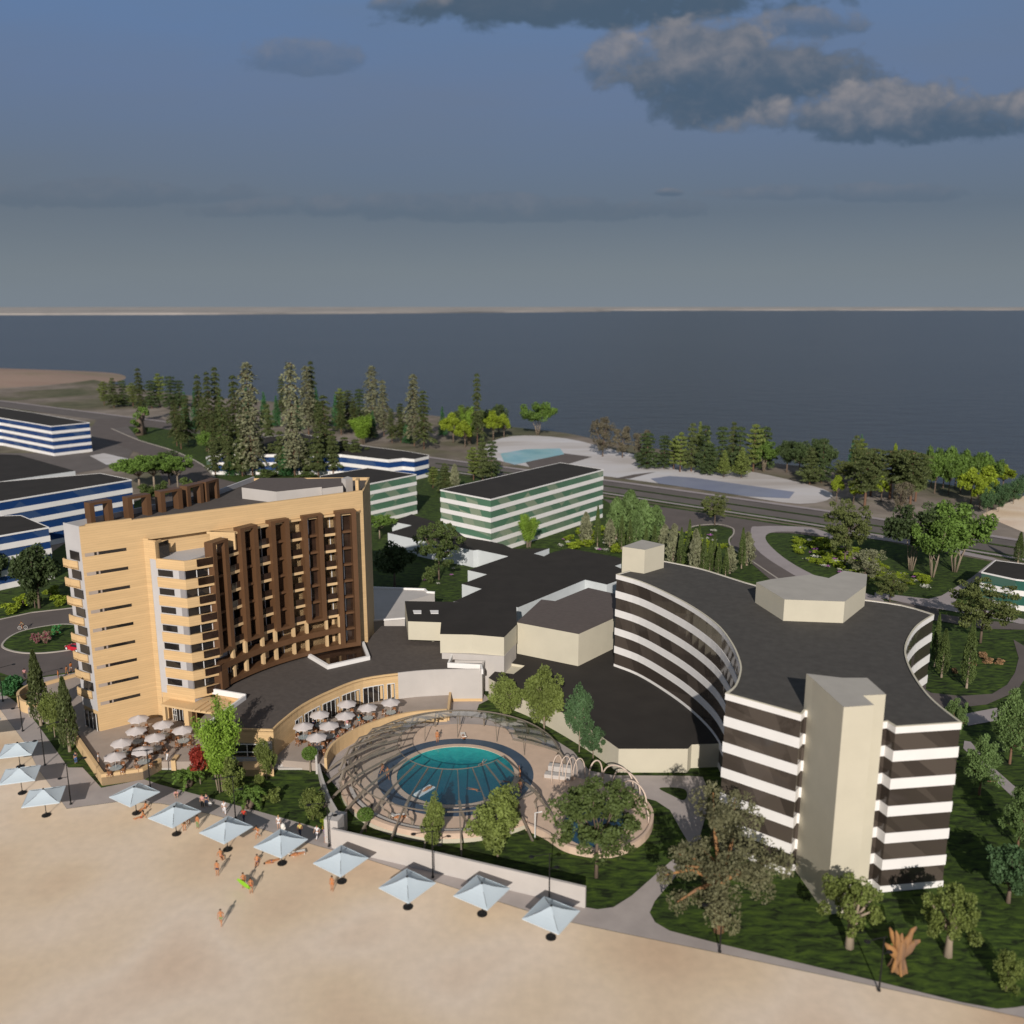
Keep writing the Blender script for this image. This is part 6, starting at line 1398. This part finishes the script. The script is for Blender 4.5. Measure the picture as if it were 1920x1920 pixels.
# bicycle with its rider, red sports car
bx, by = G(43, 1180, .12); bk = thing('bicycle', 'bicycle ridden along the driveway beside the traffic island', 'bicycle', (bx, by, .12), R(100))
for yy in (-.52, .55):
    m_ = MB(); m_.tube([(0, yy + .33 * math.cos(t), .34 + .33 * math.sin(t)) for t in np.linspace(0, 6.2832, 25)], .022, 6, False); w = m_.build('tyre', M['cushion'], bk)
    m_ = MB()
    for t in np.linspace(0, 3.1416, 7)[:-1]: m_.tube([(0, yy - .32 * math.cos(t), .34 - .32 * math.sin(t)), (0, yy + .32 * math.cos(t), .34 + .32 * math.sin(t))], .005, 4)
    m_.build('spokes', M['frame_white'], w)
m_ = MB()
for a, b in (((0, -.52, .34), (0, -.05, .32)), ((0, -.05, .32), (0, -.2, .84)), ((0, -.52, .34), (0, -.18, .76)), ((0, -.05, .32), (0, .38, .78)), ((0, -.18, .76), (0, .36, .84)), ((0, .55, .34), (0, .36, .92))): m_.tube([a, b], .02, 6)
m_.build('frame', M['black'], bk); MB().tube([(-.26, .46, 1.0), (0, .36, .98), (.26, .46, 1.0)], .016, 6).build('handlebar', M['black'], bk); MB().box(0, -.22, .84, .14, .26, .06).build('saddle', M['black'], bk)
person('cycle', 0, 0, 100, 'cyclist in khaki clothes riding along the driveway', 'tan', 'khakic', 'shorts', 'black', 'brown', z0=.10, at=(bx, by))
M['carpaint'] = mat('red_car_paint', (.50, .015, .03), .22, .05, spec=.6); M['headlight'] = mat('headlight', (.6, .6, .58), .1, .02)
cx_, cy2 = G(143, 1218, .12); car = thing('sports_car', 'low red sports car partly hidden by the hotel corner', 'car', (cx_, cy2, .11), R(62))
secs = [(-2.15, .62, .34, .62), (-2.0, .86, .24, .80), (-1.3, .95, .18, .88), (-.6, .95, .18, .86), (.4, .94, .18, .80), (1.2, .94, .18, .76), (1.9, .86, .22, .62), (2.2, .60, .30, .50)]
vs = []; fs = []
for y_, w, zb, zt_ in secs:
    for px_, pz in ((-1, zb), (-1.0, (zb + zt_) / 2), (-.86, zt_), (0, zt_ + .03), (.86, zt_), (1.0, (zb + zt_) / 2), (1, zb)): vs.append((px_ * w, y_, pz))
for i in range(len(secs) - 1):
    for k in range(6): fs.append((7 * i + k, 7 * i + k + 1, 7 * i + 8 + k, 7 * i + 7 + k))
fs += [tuple(range(7)), tuple(7 * (len(secs) - 1) + k for k in range(7))[::-1]]
MB().add(vs, fs).build('body', M['carpaint'], car, False)
m_ = MB(); m_.add([(-.76, -1.25, .86), (.76, -1.25, .86), (.78, .75, .80), (-.78, .75, .80), (-.56, -.75, 1.20), (.56, -.75, 1.20), (.54, -.05, 1.22), (-.54, -.05, 1.22)], [(0, 1, 5, 4), (1, 2, 6, 5), (2, 3, 7, 6), (3, 0, 4, 7)]); cb = m_.build('windows', M['glass_dark'], car)
MB().add([(-.58, -.8, 1.205), (.58, -.8, 1.205), (.56, -.02, 1.225), (-.56, -.02, 1.225), (-.5, -.75, 1.25), (.5, -.75, 1.25), (.48, -.08, 1.26), (-.48, -.08, 1.26)], [(4, 5, 6, 7), (0, 1, 5, 4), (1, 2, 6, 5), (2, 3, 7, 6), (3, 0, 4, 7)]).build('roof', M['carpaint'], car)
for sx in (-1, 1):
    for yy in (-1.35, 1.35):
        m_ = MB(); m_.tube([(.72 * sx, yy, .33), (.97 * sx, yy, .33)], .33, 16); w = m_.build('tyre', M['black'], car); m_ = MB(); m_.tube([(.96 * sx, yy, .33), (.985 * sx, yy, .33)], .22, 12); m_.build('rim', M['frame_white'], w)
    MB().ball((.62 * sx, 2.02, .56), .12, (1.2, .8, .5), 8, 6).build('headlight', M['headlight'], car); MB().box(.86 * sx, .42, .92, .2, .12, .12).build('mirror', M['carpaint'], car)
# ================================================================ sun, sky, camera
SUN_EL, SUN_AZ = 25.0, 4.5      # light travels towards +Y and a little to the right
sd_ = bpy.data.lights.new('sun', 'SUN'); sd_.energy = 4.2; sd_.angle = R(.5); sd_.color = (1.0, .925, .83)
so = bpy.data.objects.new('sun', sd_); COL.objects.link(so)
tosun = Vector((-math.sin(R(SUN_AZ)) * math.cos(R(SUN_EL)), -math.cos(R(SUN_AZ)) * math.cos(R(SUN_EL)), math.sin(R(SUN_EL))))
so.rotation_euler = (-tosun).to_track_quat('-Z', 'Y').to_euler(); so.location = tosun * 300
w = bpy.data.worlds.new('World'); scene.world = w; w.use_nodes = True; nt = w.node_tree; N = nt.nodes; L = nt.links
bg = N['Background']; bg.inputs['Strength'].default_value = .055
sky = N.new('ShaderNodeTexSky'); sky.sky_type = 'NISHITA'; sky.sun_disc = False; sky.sun_elevation = R(SUN_EL)
sky.sun_rotation = math.atan2(tosun.x, tosun.y); sky.air_density = 1.3; sky.dust_density = 2.2; sky.ozone_density = 1.6; sky.altitude = 50
def val(op, a, b=None, c=None):
    m_ = N.new('ShaderNodeMath'); m_.operation = op
    for i, q in enumerate((a, b, c)):
        if q is None: continue
        if isinstance(q, (int, float)): m_.inputs[i].default_value = q
        else: L.new(q, m_.inputs[i])
    return m_.outputs[0]
tc = N.new('ShaderNodeTexCoord'); sx = N.new('ShaderNodeSeparateXYZ'); L.new(tc.outputs['Generated'], sx.inputs[0])
yy = val('MAXIMUM', sx.outputs[1], .02)
ca, cb_ = val('DIVIDE', sx.outputs[0], yy), val('DIVIDE', sx.outputs[2], yy)     # bearing and elevation (as slopes) over the sea
inv = val('GREATER_THAN', sx.outputs[1], .03)
cv = N.new('ShaderNodeCombineXYZ'); L.new(ca, cv.inputs[0]); L.new(cb_, cv.inputs[1])
def noise(scale, det, st=(1, 1, 1), off=0, dist=0):
    mp = N.new('ShaderNodeMapping'); mp.inputs['Scale'].default_value = st; mp.inputs['Location'].default_value = (off, off * .7, off); L.new(cv.outputs[0], mp.inputs[0])
    n_ = N.new('ShaderNodeTexNoise'); n_.inputs['Scale'].default_value = scale; n_.inputs['Detail'].default_value = det; n_.inputs['Roughness'].default_value = .58; n_.inputs['Distortion'].default_value = dist; L.new(mp.outputs[0], n_.inputs['Vector']); return n_.outputs['Fac']
n1 = noise(9, 9, (1, 1.6, 1), 3.1, .4); n2 = noise(26, 8, (1, 1.4, 1), 8.2, .3)
fb = val('ADD', val('MULTIPLY', val('SUBTRACT', n1, .5), 1.9), val('MULTIPLY', val('SUBTRACT', n2, .5), 1.35))
def ang(u, v):
    up = (960 - v) / F; c = CP + SP * up; return ((u - 960) / F / c, (-SP + CP * up) / c)
# cloud banks: centre, half size, flat underside (all as bearing/elevation)
banks = [((1080, 0), (520, 95), 1.0, .10), ((1390, 150), (310, 135), .95, .55), ((1170, 125), (110, 70), .7, .9), ((1690, 225), (330, 80), .9, .75), ((1500, 55), (150, 50), .6, .7), ((560, 110), (130, 50), .36, .8), ((830, 395), (560, 34), .26, .5), ((1640, 365), (300, 24), .24, .6), ((200, 370), (330, 34), .22, .4), ((1250, 362), (34, 12), .5, 1.0), ((760, 10), (110, 30), .6, .9)]
dens = None; lit = None
for (cu, cv_), (ru, rv), amt, lt in banks:
    a0, b0 = ang(cu, cv_); a1, b1 = ang(cu + ru, cv_ - rv); ra, rb = abs(a1 - a0), abs(b1 - b0)
    da = val('DIVIDE', val('SUBTRACT', ca, a0), ra); db = val('DIVIDE', val('SUBTRACT', cb_, b0), rb)
    below = val('LESS_THAN', db, 0); dbe = val('MULTIPLY', db, val('ADD', 1.0, val('MULTIPLY', below, .55)))
    r2 = val('ADD', val('MULTIPLY', da, da), val('MULTIPLY', dbe, dbe))
    f = val('SUBTRACT', 1.0, r2)
    d = val('ADD', f, val('MULTIPLY', fb, 1.5))
    mr = N.new('ShaderNodeMapRange'); mr.interpolation_type = 'SMOOTHSTEP'; mr.inputs[1].default_value = .0; mr.inputs[2].default_value = .62; mr.inputs[3].default_value = 0; mr.inputs[4].default_value = amt; L.new(d, mr.inputs[0])
    top = N.new('ShaderNodeMapRange'); top.interpolation_type = 'SMOOTHSTEP'; top.inputs[1].default_value = -.35; top.inputs[2].default_value = .75; top.inputs[4].default_value = lt
    L.new(val('ADD', val('SUBTRACT', db, val('MULTIPLY', da, .15)), val('MULTIPLY', fb, 1.1)), top.inputs[0])
    l_ = val('MULTIPLY', top.outputs[0], mr.outputs[0])
    dens = mr.outputs[0] if dens is None else val('MAXIMUM', dens, mr.outputs[0]); lit = l_ if lit is None else val('MAXIMUM', lit, l_)
dens = val('MULTIPLY', dens, inv)
n5 = noise(34, 8, (1, 1.3, 1), 5.5, .4); lm = N.new('ShaderNodeMapRange'); lm.inputs[1].default_value = .36; lm.inputs[2].default_value = .64; lm.inputs[3].default_value = .4; lm.inputs[4].default_value = 1.1; L.new(n5, lm.inputs[0]); lit = val('MULTIPLY', lit, lm.outputs[0])
# thin veil everywhere
n3 = noise(2.2, 6, (.6, 3.2, 1), 1.7); veil = N.new('ShaderNodeMapRange'); veil.inputs[1].default_value = .42; veil.inputs[2].default_value = .72; veil.inputs[4].default_value = .30; L.new(n3, veil.inputs[0])
def mixc(fac, a, b):
    m_ = N.new('ShaderNodeMix'); m_.data_type = 'RGBA'
    if isinstance(fac, (int, float)): m_.inputs[0].default_value = fac
    else: L.new(fac, m_.inputs[0])
    for i, q in ((6, a), (7, b)):
        if isinstance(q, tuple): m_.inputs[i].default_value = (*q, 1)
        else: L.new(q, m_.inputs[i])
    return m_.outputs[2]
S = 1 / .055
def k3(c): return tuple(x * S for x in c)
# the clear sky, greyed by high thin overcast as over the sea in the photo
hr = N.new('ShaderNodeValToRGB'); L.new(val('MULTIPLY', sx.outputs[2], 1.6), hr.inputs[0]); el = hr.color_ramp.elements
stops = [(0.0, (.198, .236, .276)), (.055, (.182, .220, .255)), (.15, (.126, .166, .222)), (.33, (.128, .188, .318)), (.47, (.115, .205, .385)), (.62, (.140, .190, .28)), (.9, (.165, .188, .218))]
while len(el) < len(stops): el.new(.5)
for e, (p, c) in zip(el, stops): e.position = p; e.color = (*c, 1)
ov = N.new('ShaderNodeVectorMath'); ov.operation = 'SCALE'; ov.inputs[3].default_value = S; L.new(hr.outputs[0], ov.inputs[0])
base = mixc(.95, sky.outputs[0], ov.outputs[0])
c1 = mixc(val('MULTIPLY', veil.outputs[0], 1.0), base, k3((.155, .178, .205)))
c2 = mixc(dens, c1, k3((.070, .112, .170)))
c3 = mixc(lit, c2, k3((.31, .29, .30)))
L.new(c3, bg.inputs['Color'])
cam = bpy.data.cameras.new('camera'); co = bpy.data.objects.new('camera', cam); COL.objects.link(co); scene.camera = co
co.location = (0, 0, HC); co.rotation_euler = (math.pi / 2 - PITCH, 0, 0); cam.sensor_width = 36; cam.sensor_fit = 'HORIZONTAL'; cam.lens = 36 * F / 1920; cam.clip_start = .5; cam.clip_end = 90000
cam.dof.use_dof = True; cam.dof.focus_distance = 150; cam.dof.aperture_fstop = cam.lens / 1000 / .42
vs_ = scene.view_settings; vs_.view_transform = 'Standard'; vs_.look = 'None'; vs_.exposure = 0; vs_.gamma = 1
scene.render.engine = 'CYCLES'; scene.render.resolution_x = scene.render.resolution_y = 1024
scene.cycles.max_bounces = 6; scene.cycles.transparent_max_bounces = 12
